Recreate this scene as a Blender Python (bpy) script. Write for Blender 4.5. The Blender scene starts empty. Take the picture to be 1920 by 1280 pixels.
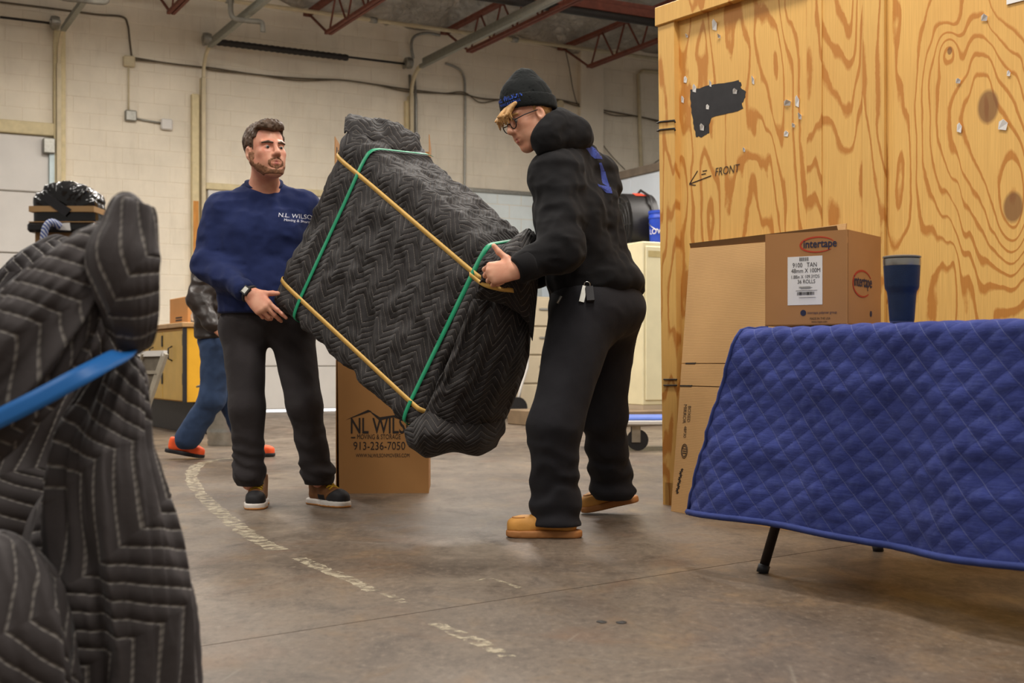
import bpy, math, random
import numpy as np
from mathutils import Vector, Matrix

# ---------------------------------------------------------------- camera, light, exposure
FPX, HZ, CAMZ = 2400.0, 679.0, 0.68          # focal length in pixels of 1920 wide, horizon row, lens height
scene = bpy.context.scene
col = scene.collection
cam_d = bpy.data.cameras.new('camera')
cam = bpy.data.objects.new('camera', cam_d)
col.objects.link(cam)
cam.location = (0, 0, CAMZ)
cam.rotation_euler = (math.pi / 2, 0, 0)
cam_d.lens = 45.0
cam_d.sensor_width = 36.0
cam_d.shift_y = (HZ - 640) / 1920
cam_d.clip_start = 0.05
cam_d.clip_end = 200
cam_d.dof.use_dof = True
cam_d.dof.focus_distance = 5.1
cam_d.dof.aperture_fstop = 5.0
scene.camera = cam

world = bpy.data.worlds.new('world')
scene.world = world
world.use_nodes = True
world.node_tree.nodes['Background'].inputs[0].default_value = (1.0, 0.95, 0.88, 1)
world.node_tree.nodes['Background'].inputs[1].default_value = 0.28

# rows of linear high-bay fixtures hung from the joists, above the picture
BU = Vector((0.880, 0.4746, 0))               # along the back wall
BV = Vector((-0.4746, 0.880, 0))              # away from the camera
for i, (lx, ly, e) in enumerate([(-3.5, 0.5, 100), (1.5, 0.3, 105), (-4.2, 4.6, 135), (0.6, 4.2, 165), (4.6, 4.5, 100),
                                 (-5.0, 8.6, 180), (0.0, 9.0, 180), (5.0, 9.4, 130),
                                 (-3.4, 12.3, 200), (-0.2, 13.0, 190), (3.6, 13.8, 190)]):
    ld = bpy.data.lights.new('high_bay_light', 'AREA')
    ld.shape = 'RECTANGLE'
    ld.size = 2.4
    ld.size_y = 0.5
    ld.energy = e
    ld.color = (1.0, 0.95, 0.885)
    lo = bpy.data.objects.new('high_bay_light', ld)
    lo.location = (lx, ly, 4.95)
    lo.rotation_euler = (0, 0, math.radians(28.3 + 90))
    col.objects.link(lo)
    lu = bpy.data.lights.new('ceiling_fill_light', 'AREA')      # added upward fill lamp that brightens the roof insulation
    lu.shape = 'RECTANGLE'
    lu.size, lu.size_y, lu.energy, lu.color = 2.4, 0.4, e * 0.62, ld.color
    lo = bpy.data.objects.new('ceiling_fill_light', lu)
    lo.location = (lx, ly, 4.99)
    lo.rotation_euler = (math.pi, 0, math.radians(28.3 + 90))
    col.objects.link(lo)

scene.view_settings.view_transform = 'Standard'
scene.view_settings.look = 'None'
scene.view_settings.gamma = 1.0
scene.view_settings.use_curve_mapping = False
scene.view_settings.exposure = 0.0

# ---------------------------------------------------------------- helpers
R = random.Random(7)


def P(px, py, D):
    return Vector(((px - 960) / FPX * D, D, CAMZ + (HZ - py) / FPX * D))


def F(px, py):
    D = CAMZ * FPX / (py - HZ)
    return Vector(((px - 960) / FPX * D, D, 0))


def srgb(r, g, b):
    def c(v):
        v /= 255.0
        return v / 12.92 if v <= 0.04045 else ((v + 0.055) / 1.055) ** 2.4
    return (c(r), c(g), c(b))


def tag(o, label=None, cat=None, group=None, kind=None):
    if label: o['label'] = label
    if cat: o['category'] = cat
    if group: o['group'] = group
    if kind: o['kind'] = kind
    return o


def empty(name, loc=(0, 0, 0), rz=0.0, **kw):
    o = bpy.data.objects.new(name, None)
    o.empty_display_size = 0.1
    o.location = loc
    o.rotation_euler = (0, 0, rz)
    col.objects.link(o)
    return tag(o, **kw)


class NT:
    def __init__(self, name):
        self.m = bpy.data.materials.new(name)
        self.m.use_nodes = True
        self.t = self.m.node_tree
        self.b = self.t.nodes['Principled BSDF']

    def n(self, typ, **kw):
        nd = self.t.nodes.new(typ)
        for k, v in kw.items():
            setattr(nd, k, v)
        return nd

    def set(self, sock, v):
        if isinstance(v, bpy.types.NodeSocket):
            self.t.links.new(v, sock)
        elif isinstance(v, (tuple, list)) and len(v) == 3 and sock.type == 'RGBA':
            sock.default_value = (*v, 1)
        else:
            sock.default_value = v

    def math(self, op, a, b=0.0, c=0.0, clamp=False):
        nd = self.n('ShaderNodeMath', operation=op, use_clamp=clamp)
        self.set(nd.inputs[0], a)
        self.set(nd.inputs[1], b)
        if len(nd.inputs) > 2:
            self.set(nd.inputs[2], c)
        return nd.outputs[0]

    def coord(self, which='pos', scale=(1, 1, 1)):
        if which == 'pos':
            o = self.n('ShaderNodeNewGeometry').outputs['Position']
        elif which == 'uv':
            o = self.n('ShaderNodeTexCoord').outputs['UV']
        else:
            o = self.n('ShaderNodeTexCoord').outputs['Object']
        mp = self.n('ShaderNodeMapping')
        mp.inputs['Scale'].default_value = scale
        self.t.links.new(o, mp.inputs['Vector'])
        return mp.outputs[0]

    def noise(self, vec, scale, detail=4, rough=0.55, dist=0.0):
        nd = self.n('ShaderNodeTexNoise')
        self.set(nd.inputs['Vector'], vec)
        nd.inputs['Scale'].default_value = scale
        nd.inputs['Detail'].default_value = detail
        nd.inputs['Roughness'].default_value = rough
        nd.inputs['Distortion'].default_value = dist
        return nd.outputs[0]

    def ramp(self, fac, stops, interp='LINEAR'):
        nd = self.n('ShaderNodeValToRGB')
        cr = nd.color_ramp
        cr.interpolation = interp
        while len(cr.elements) < len(stops):
            cr.elements.new(0.5)
        for e, (p, c) in zip(cr.elements, stops):
            e.position = p
            e.color = (c, c, c, 1) if isinstance(c, (int, float)) else (*c, 1)
        self.set(nd.inputs[0], fac)
        return nd.outputs[0]

    def mix(self, fac, a, b, mode='MIX'):
        nd = self.n('ShaderNodeMix', data_type='RGBA', blend_type=mode)
        self.set(nd.inputs[0], fac)
        self.set(nd.inputs[6], a)
        self.set(nd.inputs[7], b)
        return nd.outputs[2]

    def bump(self, h, strength=0.3, dist=0.01, normal=None):
        nd = self.n('ShaderNodeBump')
        nd.inputs['Strength'].default_value = strength
        nd.inputs['Distance'].default_value = dist
        self.set(nd.inputs['Height'], h)
        if normal is not None:
            self.set(nd.inputs['Normal'], normal)
        return nd.outputs[0]

    def out(self, color=None, rough=None, normal=None, metal=None, spec=None, **kw):
        if color is not None: self.set(self.b.inputs['Base Color'], color)
        if rough is not None: self.set(self.b.inputs['Roughness'], rough)
        if normal is not None: self.set(self.b.inputs['Normal'], normal)
        if metal is not None: self.set(self.b.inputs['Metallic'], metal)
        if spec is not None: self.set(self.b.inputs['Specular IOR Level'], spec)
        for k, v in kw.items():
            self.set(self.b.inputs[k], v)
        return self.m


def sc(c, k):
    return tuple(min(1.0, v * k) for v in c)


def M(name, c, rough=0.6, var=0.12, scale=8.0, bump=0.0, bscale=60.0, metal=0.0, which='pos', spec=0.4, stretch=(1, 1, 1), **kw):
    """plain coloured surface with mottled tone and fine relief"""
    t = NT(name)
    v = t.coord(which, stretch)
    f = t.noise(v, scale, 5)
    colr = t.ramp(f, [(0.3, sc(c, 1 - var)), (0.7, sc(c, 1 + var))])
    nrm = None
    if bump:
        nrm = t.bump(t.noise(v, bscale, 3), bump, 0.004)
    return t.out(colr, rough, nrm, metal, spec, **kw)


class MB:
    """collects boxes, bars and tubes into one mesh"""
    def __init__(self):
        self.v, self.f, self.uv = [], [], []

    def add(self, vs, fs):
        k = len(self.v)
        self.v += [tuple(q) for q in vs]
        self.f += [tuple(i + k for i in f) for f in fs]
        return self

    def box(self, x0, x1, y0, y1, z0, z1, bev=0.0):
        if bev <= 0:
            vs = [(x, y, z) for z in (z0, z1) for y in (y0, y1) for x in (x0, x1)]
            return self.add(vs, [(0, 2, 3, 1), (4, 5, 7, 6), (0, 1, 5, 4), (2, 6, 7, 3), (0, 4, 6, 2), (1, 3, 7, 5)])
        b = min(bev, (x1 - x0) * .45, (y1 - y0) * .45, (z1 - z0) * .45)
        vs, idx = [], {}
        X, Y, Z = (x0, x1), (y0, y1), (z0, z1)
        s = (1, -1)
        for i in (0, 1):
            for j in (0, 1):
                for k in (0, 1):
                    for a in range(3):
                        q = [X[i] + s[i] * b, Y[j] + s[j] * b, Z[k] + s[k] * b]
                        q[a] = (X[i], Y[j], Z[k])[a]
                        idx[(i, j, k, a)] = len(vs)
                        vs.append(q)
        fs = []
        for a in range(3):
            for sd in (0, 1):
                o = [(0, 0), (1, 0), (1, 1), (0, 1)]
                fs.append([idx[tuple(([sd] + list(q)) if a == 0 else ([q[0], sd, q[1]] if a == 1 else [q[0], q[1], sd])) + (a,)] for q in o])
        for a in range(3):                       # edges along axis a
            b1, b2 = [c for c in range(3) if c != a]
            for p in (0, 1):
                for q in (0, 1):
                    e = []
                    for t_, ax in ((0, b1), (0, b2), (1, b2), (1, b1)):
                        ijk = [0, 0, 0]
                        ijk[a], ijk[b1], ijk[b2] = t_, p, q
                        e.append(idx[tuple(ijk) + (ax,)])
                    fs.append(e)
        for i in (0, 1):
            for j in (0, 1):
                for k in (0, 1):
                    fs.append([idx[(i, j, k, a)] for a in range(3)])
        return self.add(vs, fs)

    def bar(self, a, b, w, h=None, up=(0, 0, 1)):
        a, b = Vector(a), Vector(b)
        h = w if h is None else h
        d = (b - a).normalized()
        u = Vector(up)
        if abs(d.dot(u)) > 0.98:
            u = Vector((1, 0, 0))
        s = d.cross(u).normalized()
        u = s.cross(d).normalized()
        vs = [p + s * (i * w / 2) + u * (j * h / 2) for p in (a, b) for i, j in ((-1, -1), (1, -1), (1, 1), (-1, 1))]
        return self.add(vs, [(0, 1, 2, 3), (7, 6, 5, 4), (0, 4, 5, 1), (1, 5, 6, 2), (2, 6, 7, 3), (3, 7, 4, 0)])

    def tube(self, pts, r, n=8, closed=False, cap=True, flat=None):
        pts = [Vector(p) for p in pts]
        m = len(pts)
        rs = r if isinstance(r, (list, tuple)) else [r] * m
        prev = None
        vs = []
        for i, p in enumerate(pts):
            if closed:
                d = (pts[(i + 1) % m] - pts[i - 1])
            else:
                d = pts[min(i + 1, m - 1)] - pts[max(i - 1, 0)]
            d.normalize()
            if prev is None:
                u = Vector((0, 0, 1)) if abs(d.z) < 0.9 else Vector((1, 0, 0))
            else:
                u = prev
            s = d.cross(u).normalized()
            u = s.cross(d).normalized()
            prev = u
            for k in range(n):
                a = 2 * math.pi * k / n
                vs.append(p + s * (math.cos(a) * rs[i]) + u * (math.sin(a) * rs[i]))
        fs = []
        for i in range(m if closed else m - 1):
            j = (i + 1) % m
            for k in range(n):
                l = (k + 1) % n
                fs.append((i * n + k, i * n + l, j * n + l, j * n + k))
        if cap and not closed:
            fs.append(tuple(range(n - 1, -1, -1)))
            fs.append(tuple((m - 1) * n + k for k in range(n)))
        return self.add(vs, fs)

    def lathe(self, prof, n=32, c=(0, 0, 0), axis='z'):
        vs, fs = [], []
        for (r, z) in prof:
            for k in range(n):
                a = 2 * math.pi * k / n
                q = (r * math.cos(a), r * math.sin(a), z)
                if axis == 'x': q = (q[2], q[0], q[1])
                if axis == 'y': q = (q[0], q[2], q[1])
                vs.append((q[0] + c[0], q[1] + c[1], q[2] + c[2]))
        for i in range(len(prof) - 1):
            for k in range(n):
                l = (k + 1) % n
                fs.append((i * n + k, i * n + l, (i + 1) * n + l, (i + 1) * n + k))
        if prof[0][0] > 1e-6: fs.append(tuple(range(n - 1, -1, -1)))
        if prof[-1][0] > 1e-6: fs.append(tuple((len(prof) - 1) * n + k for k in range(n)))
        return self.add(vs, fs)

    def prism(self, pts, y0, y1):
        """outline in x,z given a thickness in y"""
        n = len(pts)
        vs = [(x, y0, z) for x, z in pts] + [(x, y1, z) for x, z in pts]
        fs = [tuple(range(n)), tuple(range(2 * n - 1, n - 1, -1))]
        fs += [(i, i + n, (i + 1) % n + n, (i + 1) % n) for i in range(n)]
        return self.add(vs, fs)

    def build(self, name, mat, parent=None, smooth=False, angle=None, **kw):
        me = bpy.data.meshes.new(name)
        me.from_pydata(self.v, [], self.f)
        me.validate()
        return link(name, me, mat, parent, smooth, angle, **kw)


def link(name, me, mat, parent=None, smooth=False, angle=None, loc=None, fixn=True, **kw):
    if fixn:
        import bmesh
        bm = bmesh.new()
        bm.from_mesh(me)
        bmesh.ops.recalc_face_normals(bm, faces=bm.faces)
        bm.to_mesh(me)
        bm.free()
    if mat is not None:
        me.materials.append(mat)
    if smooth or angle:
        me.polygons.foreach_set('use_smooth', [True] * len(me.polygons))
        if angle:
            me.set_sharp_from_angle(angle=math.radians(angle))
    o = bpy.data.objects.new(name, me)
    col.objects.link(o)
    if parent is not None:
        o.parent = parent
    if loc is not None:
        o.location = loc
    return tag(o, **kw)


def grid_mesh(name, pos, uv, mat, parent=None, wrap_u=False, thick=0.0, **kw):
    """pos[i][j] grid -> smooth mesh with uv in metres"""
    pos = np.asarray(pos, float)
    uv = np.asarray(uv, float)
    nu, nv = pos.shape[:2]
    idx = np.arange(nu * nv).reshape(nu, nv)
    q = np.stack([idx[:-1, :-1], idx[1:, :-1], idx[1:, 1:], idx[:-1, 1:]], -1).reshape(-1, 4)
    me = bpy.data.meshes.new(name)
    me.from_pydata(pos.reshape(-1, 3).tolist(), [], q.tolist())
    lay = me.uv_layers.new(name='UVMap')
    lay.data.foreach_set('uv', uv.reshape(-1, 2)[q.reshape(-1)].astype(np.float32).ravel())
    o = link(name, me, mat, parent, True, fixn=False, **kw)
    if thick:
        md = o.modifiers.new('thickness', 'SOLIDIFY')
        md.thickness = thick
        md.offset = -1
    return o


def catmull(pts, n):
    pts = [np.asarray(p, float) for p in pts]
    out = []
    m = len(pts)
    for s in np.linspace(0, m - 1, n):
        i = min(int(s), m - 2)
        t = s - i
        p0, p1, p2, p3 = pts[max(i - 1, 0)], pts[i], pts[i + 1], pts[min(i + 2, m - 1)]
        out.append(0.5 * (2 * p1 + (p2 - p0) * t + (2 * p0 - 5 * p1 + 4 * p2 - p3) * t * t + (3 * p1 - p0 - 3 * p2 + p3) * t ** 3))
    return np.array(out)


def text_mesh(body, size, align='LEFT', xs=1.0, shear=0.0, spacing=1.0, bold=0.0):
    cu = bpy.data.curves.new('t', 'FONT')
    cu.body = body
    cu.size = size
    cu.align_x = align
    cu.shear = shear
    cu.space_character = spacing
    cu.offset = bold
    cu.resolution_u = 3
    ob = bpy.data.objects.new('t', cu)
    col.objects.link(ob)
    dg = bpy.context.evaluated_depsgraph_get()
    me = bpy.data.meshes.new_from_object(ob.evaluated_get(dg))
    vs = np.array([v.co[:] for v in me.vertices]).reshape(-1, 3)
    fs = [tuple(p.vertices) for p in me.polygons]
    bpy.data.objects.remove(ob)
    bpy.data.curves.remove(cu)
    bpy.data.meshes.remove(me)
    vs[:, 0] *= xs
    return vs, fs


def text_on(name, body, size, origin, ex, ey, mat, parent, align='LEFT', lift=0.0012, **kw):
    """flat lettering lying on the plane origin + x*ex + y*ey"""
    vs, fs = text_mesh(body, size, align, **kw)
    ex, ey = Vector(ex).normalized(), Vector(ey).normalized()
    nz = ex.cross(ey).normalized()
    o = Vector(origin) + nz * lift
    mb = MB()
    mb.add([o + ex * p[0] + ey * p[1] for p in vs], fs)
    return mb.build(name, mat, parent, fixn=False)


# ---------------------------------------------------------------- numpy noise and implicit surfaces
_rs = np.random.RandomState(3)
_TAB = _rs.rand(32, 32, 32).astype(np.float32) * 2 - 1


def vnoise(p):
    p = np.asarray(p, np.float32)
    i = np.floor(p).astype(np.int64)
    f = p - i
    f = f * f * (3 - 2 * f)
    i0, i1 = i & 31, (i + 1) & 31
    r = 0
    for a in (0, 1):
        wx = f[..., 0] if a else 1 - f[..., 0]
        xa = (i1 if a else i0)[..., 0]
        for b in (0, 1):
            wy = f[..., 1] if b else 1 - f[..., 1]
            yb = (i1 if b else i0)[..., 1]
            for c in (0, 1):
                wz = f[..., 2] if c else 1 - f[..., 2]
                zc = (i1 if c else i0)[..., 2]
                r = r + wx * wy * wz * _TAB[xa, yb, zc]
    return r


def fbm(p, o=3):
    r, a = 0, 1.0
    p = np.asarray(p, np.float32)
    for k in range(o):
        r = r + a * vnoise(p * (2 ** k) + 7.3 * k)
        a *= 0.5
    return r


def V(x):
    return np.array(x, np.float32)


def cone(a, b, r1, r2=None):
    a, b = V(a), V(b)
    r2 = r1 if r2 is None else r2
    ba = b - a
    L = float(ba @ ba) + 1e-9

    def f(p):
        t = np.clip(((p - a) @ ba) / L, 0, 1)
        return np.linalg.norm(p - a - t[:, None] * ba, axis=1) - (r1 + (r2 - r1) * t)
    return f


def ell(c, r, fr=None):
    c, r = V(c), V(r)

    def f(p):
        q = p - c
        if fr is not None:
            q = q @ fr.T
        k0 = np.linalg.norm(q / r, axis=1)
        k1 = np.linalg.norm(q / (r * r), axis=1) + 1e-6
        return k0 * (k0 - 1) / k1
    return f


def smin(a, b, k):
    if k <= 0: return np.minimum(a, b)
    h = np.maximum(k - np.abs(a - b), 0) / k
    return np.minimum(a, b) - h * h * k * 0.25


def smax(a, b, k):
    return -smin(-a, -b, k)


def union(prims, k=0.03):
    """prims: functions or (function, blend)"""
    def f(p):
        d = None
        for q in prims:
            fn, kk = q if isinstance(q, tuple) else (q, k)
            e = fn(p)
            d = e if d is None else smin(d, e, kk)
        return d
    return f


def local(fn, o, X, Y, Z):
    """evaluate fn in a frame with axes X, Y, Z at o"""
    A = np.stack([V(X), V(Y), V(Z)], 1)
    o = V(o)
    return lambda p: fn((p - o) @ A)


def sdf_arrays(fn, lo, hi, h):
    lo, hi = V(lo), V(hi)
    B = 8
    nb = np.ceil((hi - lo) / (h * B)).astype(int) + 1
    n = nb * B
    cc = np.stack(np.meshgrid(*[np.arange(k) for k in nb], indexing='ij'), -1).reshape(-1, 3)
    cd = fn((lo + (cc * B + (B - 1) / 2) * h).astype(np.float32))
    near = np.abs(cd) < h * B * 1.25
    S = np.empty(n, np.float32)
    S.reshape(nb[0], B, nb[1], B, nb[2], B)[:] = np.where(cd < 0, -1.0, 1.0).reshape(nb)[:, None, :, None, :, None]
    off = np.stack(np.meshgrid(*[np.arange(B)] * 3, indexing='ij'), -1).reshape(-1, 3)
    sel = cc[near]
    for s in range(0, len(sel), 400):
        c = sel[s:s + 400]
        ip = (c[:, None, :] * B + off[None]).reshape(-1, 3)
        S[ip[:, 0], ip[:, 1], ip[:, 2]] = fn((lo + ip * h).astype(np.float32))
    neg = S < 0
    acc = np.zeros(tuple(n - 1), np.int8)
    cor = [(a, b, c) for a in (0, 1) for b in (0, 1) for c in (0, 1)]
    for a, b, c in cor:
        acc += neg[a:n[0] - 1 + a, b:n[1] - 1 + b, c:n[2] - 1 + c]
    act = np.argwhere((acc > 0) & (acc < 8))
    if not len(act):
        return np.zeros((0, 3)), np.zeros((0, 4), int)
    ids = np.full(tuple(n - 1), -1, np.int32)
    ids[act[:, 0], act[:, 1], act[:, 2]] = np.arange(len(act))
    cv = np.stack([S[act[:, 0] + a, act[:, 1] + b, act[:, 2] + c] for a, b, c in cor], 1)
    C = np.array(cor, np.float32)
    sm, ct = np.zeros((len(act), 3), np.float32), np.zeros(len(act), np.float32)
    for i in range(8):
        for j in range(i + 1, 8):
            if np.abs(C[i] - C[j]).sum() == 1:
                x = (cv[:, i] < 0) != (cv[:, j] < 0)
                t = np.where(x, cv[:, i] / np.where(x, cv[:, i] - cv[:, j], 1), 0)
                sm += (x[:, None]) * (C[i] + t[:, None] * (C[j] - C[i]))
                ct += x
    verts = lo + (act + sm / ct[:, None]) * h
    quads = []
    for ax in range(3):
        sl0 = [slice(1, None)] * 3
        o1, o2 = [k for k in range(3) if k != ax]
        a0 = neg.take(range(0, n[ax] - 1), ax)
        a1 = neg.take(range(1, n[ax]), ax)
        e = np.argwhere(a0 != a1)
        e = e[(e[:, o1] > 0) & (e[:, o2] > 0) & (e[:, o1] < n[o1] - 1) & (e[:, o2] < n[o2] - 1)]
        flip = a0[e[:, 0], e[:, 1], e[:, 2]]
        d1, d2 = np.zeros(3, int), np.zeros(3, int)
        d1[o1], d2[o2] = 1, 1
        g = [ids[tuple((e - s).T)] for s in (0 * d1, d1, d1 + d2, d2)]
        q = np.stack(g, 1)
        rev = flip if ax != 1 else ~flip
        q[~rev] = q[~rev][:, ::-1]
        quads.append(q)
    q = np.concatenate(quads)
    q = q[(q >= 0).all(1)]
    return verts, q


def sdf_mesh(name, fn, lo, hi, h, mat, parent=None, relax=1, **kw):
    v, q = sdf_arrays(fn, lo, hi, h)
    for _ in range(relax):
        s, c = np.zeros_like(v), np.zeros(len(v))
        for a in range(4):
            i, j = q[:, a], q[:, (a + 1) % 4]
            np.add.at(s, i, v[j]); np.add.at(c, i, 1)
            np.add.at(s, j, v[i]); np.add.at(c, j, 1)
        v = v * 0.5 + 0.5 * s / np.maximum(c, 1)[:, None]
    me = bpy.data.meshes.new(name)
    me.from_pydata(v.tolist(), [], q.tolist())
    o = link(name, me, mat, parent, True, fixn=False, **kw)
    return o


def unit(v):
    v = np.array(v, float)
    return v / np.linalg.norm(v)


def project(pts, dirn, fn, lift=0.0015, steps=40):
    """march points along dirn until they lie on the surface fn = 0"""
    p = np.array(pts, np.float32)
    d = V(unit(dirn))
    for _ in range(steps):
        p = p + np.clip(fn(p) * 0.8, -.03, .03)[:, None] * d
    return p - d * lift


def subdivide(vs, fs, maxlen):
    """triangulate and split until the edges are short enough to follow a curved surface"""
    T = []
    for f in fs:
        for i in range(1, len(f) - 1):
            T.append((f[0], f[i], f[i + 1]))
    vs = [tuple(v) for v in vs]
    for _ in range(6):
        mid, out, ch = {}, [], False

        def gm(a, b):
            k = (min(a, b), max(a, b))
            if k not in mid:
                mid[k] = len(vs)
                vs.append(tuple((np.array(vs[a]) + np.array(vs[b])) / 2))
            return mid[k]
        for a, b, c in T:
            e = [(np.linalg.norm(np.subtract(vs[x], vs[y])), x, y, z) for x, y, z in ((a, b, c), (b, c, a), (c, a, b))]
            m = max(e)
            if m[0] > maxlen:
                k = gm(m[1], m[2])
                out += [(m[1], k, m[3]), (k, m[2], m[3])]
                ch = True
            else:
                out.append((a, b, c))
        T = out
        if not ch: break
    return np.array(vs), T
# ================================================================ materials shared by the room
W0 = Vector((-2.54, 17.9, 0))
WANG = math.atan2(0.4746, 0.880)


def WL(px, py, s=0.0):
    """point (u, -s, z) in the back wall's own frame, s metres in front of the wall face"""
    q = (px - 960) / FPX
    D = (s - 16.957) / (0.4746 * q - 0.880)
    p = Vector((q * D, D, CAMZ + (HZ - py) / FPX * D))
    d = p - W0
    return Vector((d.x * 0.880 + d.y * 0.4746, -s, p.z))


def wmat(name, c, dirt=0.5, rough=0.75):
    t = NT(name)
    v = t.coord('pos')
    a = t.noise(v, 1.1, 6, 0.6)
    b = t.noise(t.coord('pos', (3, 3, 0.5)), 2.2, 6, 0.7)
    k = t.ramp(a, [(0.3, sc(c, 0.86)), (0.7, sc(c, 1.08))])
    k = t.mix(t.math('MULTIPLY', t.ramp(b, [(0.52, 0.0), (0.8, 1.0)]), 0.35 * dirt), k, srgb(120, 100, 70))
    nb = t.bump(t.noise(v, 90, 4, 0.7), 0.35, 0.006)
    return t.out(k, rough, nb, spec=0.3)


m_wall = wmat('painted_block_cream', srgb(226, 216, 197))
m_wallblue = wmat('painted_block_white', srgb(224, 232, 232), 0.15)
m_mortar = wmat('painted_mortar', srgb(223, 212, 192))
m_doorw = M('door_white_enamel', srgb(206, 202, 196), 0.5, 0.04, 3)
m_tan = M('painted_timber_cream', srgb(205, 190, 150), 0.65, 0.1, 12, 0.2)
m_woodraw = M('raw_timber_orange', srgb(190, 130, 60), 0.7, 0.2, 10, 0.2, stretch=(6, 6, 0.6))
m_galv = M('galvanised_steel', srgb(150, 148, 140), 0.42, 0.15, 30, metal=0.7)
m_track = M('track_steel_grey', srgb(132, 132, 122), 0.5, 0.12, 20, metal=0.4)
m_red = M('joist_red_oxide', srgb(112, 62, 48), 0.75, 0.25, 14, 0.2)
m_dark = M('dark_iron', srgb(40, 36, 33), 0.6, 0.2, 20)
m_pipe = M('pipe_cream', srgb(196, 182, 150), 0.55, 0.1, 10)
m_wire = M('cable_grey', srgb(92, 82, 66), 0.6, 0.2, 10)

# ---------------------------------------------------------------- floor
t = NT('sealed_concrete')
v = t.coord('pos')
n1 = t.noise(v, 0.55, 6, 0.62, 0.6)
n2 = t.noise(t.coord('pos', (1.6, 1, 1)), 3.2, 8, 0.68, 0.4)
n3 = t.noise(t.coord('pos', (1.6, 1.0, 1)), 11.0, 9, 0.78)
base = t.ramp(n1, [(0.34, srgb(92, 78, 65)), (0.5, srgb(118, 103, 88)), (0.68, srgb(142, 127, 110))])
base = t.mix(t.math('MULTIPLY', t.ramp(n2, [(0.50, 0.0), (0.72, 1.0)]), 0.75), base, srgb(66, 55, 46))
base = t.mix(t.math('MULTIPLY', t.ramp(n2, [(0.30, 1.0), (0.46, 0.0)]), 0.65), base, srgb(152, 128, 102))
base = t.mix(t.math('MULTIPLY', t.ramp(n3, [(0.60, 0.0), (0.74, 1.0)]), 0.7), base, srgb(172, 158, 138))
base = t.mix(t.math('MULTIPLY', t.ramp(n3, [(0.26, 1.0), (0.40, 0.0)]), 0.75), base, srgb(54, 46, 39))
n4 = t.noise(t.coord('pos', (1.0, 0.55, 1)), 46.0, 7, 0.75)
base = t.mix(t.math('MULTIPLY', t.ramp(n4, [(0.52, 0.0), (0.70, 1.0)]), 0.6), base, srgb(62, 53, 45))
base = t.mix(t.math('MULTIPLY', t.ramp(n4, [(0.32, 1.0), (0.46, 0.0)]), 0.55), base, srgb(160, 143, 123))
n5 = t.noise(t.coord('pos'), 1.3, 5, 0.6, 1.5)
base = t.mix(t.math('MULTIPLY', t.ramp(n5, [(0.56, 0.0), (0.72, 1.0)]), 0.4), base, srgb(126, 90, 62))
sv = t.n('ShaderNodeTexVoronoi', feature='DISTANCE_TO_EDGE')
t.set(sv.inputs['Vector'], t.coord('pos', (1.0, 2.6, 1)))
sv.inputs['Scale'].default_value = 1.6
scr = t.math('MULTIPLY', t.ramp(sv.outputs[0], [(0.0, 1.0), (0.006, 0.0)]), t.ramp(t.noise(v, 2.0, 3), [(0.5, 0.0), (0.62, 0.55)]))
base = t.mix(scr, base, srgb(160, 150, 132))
base = t.mix(1.0, base, (0.76, 0.77, 0.79), 'MULTIPLY')
rg = t.ramp(n2, [(0.3, 0.30), (0.7, 0.55)])
m_floor = t.out(base, rg, t.bump(n3, 0.05, 0.003), spec=0.26)
m_joint = M('joint_dirt', srgb(58, 48, 40), 0.9, 0.2, 20)

floor = MB().box(-11, 11, -3, 24, -0.12, -0.006).build('floor', m_joint, kind='structure')
ja, jb = F(345, 1216), F(1300, 1068)
jd = (jb - ja).normalized()
jn = Vector((-jd.y, jd.x, 0))


def clip(poly, o, nrm):
    out = []
    for i, a in enumerate(poly):
        b = poly[(i + 1) % len(poly)]
        da, db = (a - o).dot(nrm), (b - o).dot(nrm)
        if da >= 0: out.append(a)
        if (da >= 0) != (db >= 0):
            out.append(a + (b - a) * (da / (da - db)))
    return out


rect = [Vector(q) for q in ((-11, -3, 0), (11, -3, 0), (11, 24, 0), (-11, 24, 0))]
cuts = [-7.5, -3.75, 0.0, 5.2, 10.4, 15.6]
for i in range(len(cuts) + 1):
    pl = rect
    if i > 0: pl = clip(pl, ja + jn * (cuts[i - 1] + 0.0025), jn)
    if i < len(cuts): pl = clip(pl, ja + jn * (cuts[i] - 0.0025), -jn)
    if len(pl) < 3: continue
    n = len(pl)
    mb = MB()
    mb.add([(q.x, q.y, 0.0) for q in pl] + [(q.x, q.y, -0.006) for q in pl],
           [tuple(range(n))] + [(k, (k + 1) % n, (k + 1) % n + n, k + n) for k in range(n)])
    mb.build('slab', m_floor, floor)

# worn paint line curving over the floor
t = NT('worn_white_paint')
n3 = t.noise(t.coord('pos'), 22, 6, 0.7)
k = t.ramp(n3, [(0.44, 0.0), (0.56, 0.85)])
tr = t.n('ShaderNodeBsdfTransparent')
ms = t.n('ShaderNodeMixShader')
t.out(srgb(168, 156, 132), 0.7)
t.set(ms.inputs[0], k)
t.t.links.new(tr.outputs[0], ms.inputs[1])
t.t.links.new(t.b.outputs[0], ms.inputs[2])
t.t.links.new(ms.outputs[0], t.t.nodes['Material Output'].inputs['Surface'])
m_paintline = t.m


def floor_strip(name, pts, w, n=60):
    c = catmull([F(*q) for q in pts], n)
    d = np.gradient(c, axis=0)
    d /= np.linalg.norm(d, axis=1)[:, None]
    s = np.stack([-d[:, 1], d[:, 0], 0 * d[:, 0]], 1)
    mb = MB()
    ww = np.array([w * (0.75 + 0.5 * R.random()) for _ in range(n)])[:, None]
    L, Rr = c + s * ww / 2, c - s * ww / 2
    vs = [(*q[:2], 0.0006) for q in L] + [(*q[:2], 0.0006) for q in Rr]
    mb.add(vs, [(i, i + 1, n + i + 1, n + i) for i in range(n - 1)])
    return mb.build(name, m_paintline, floor)


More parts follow.
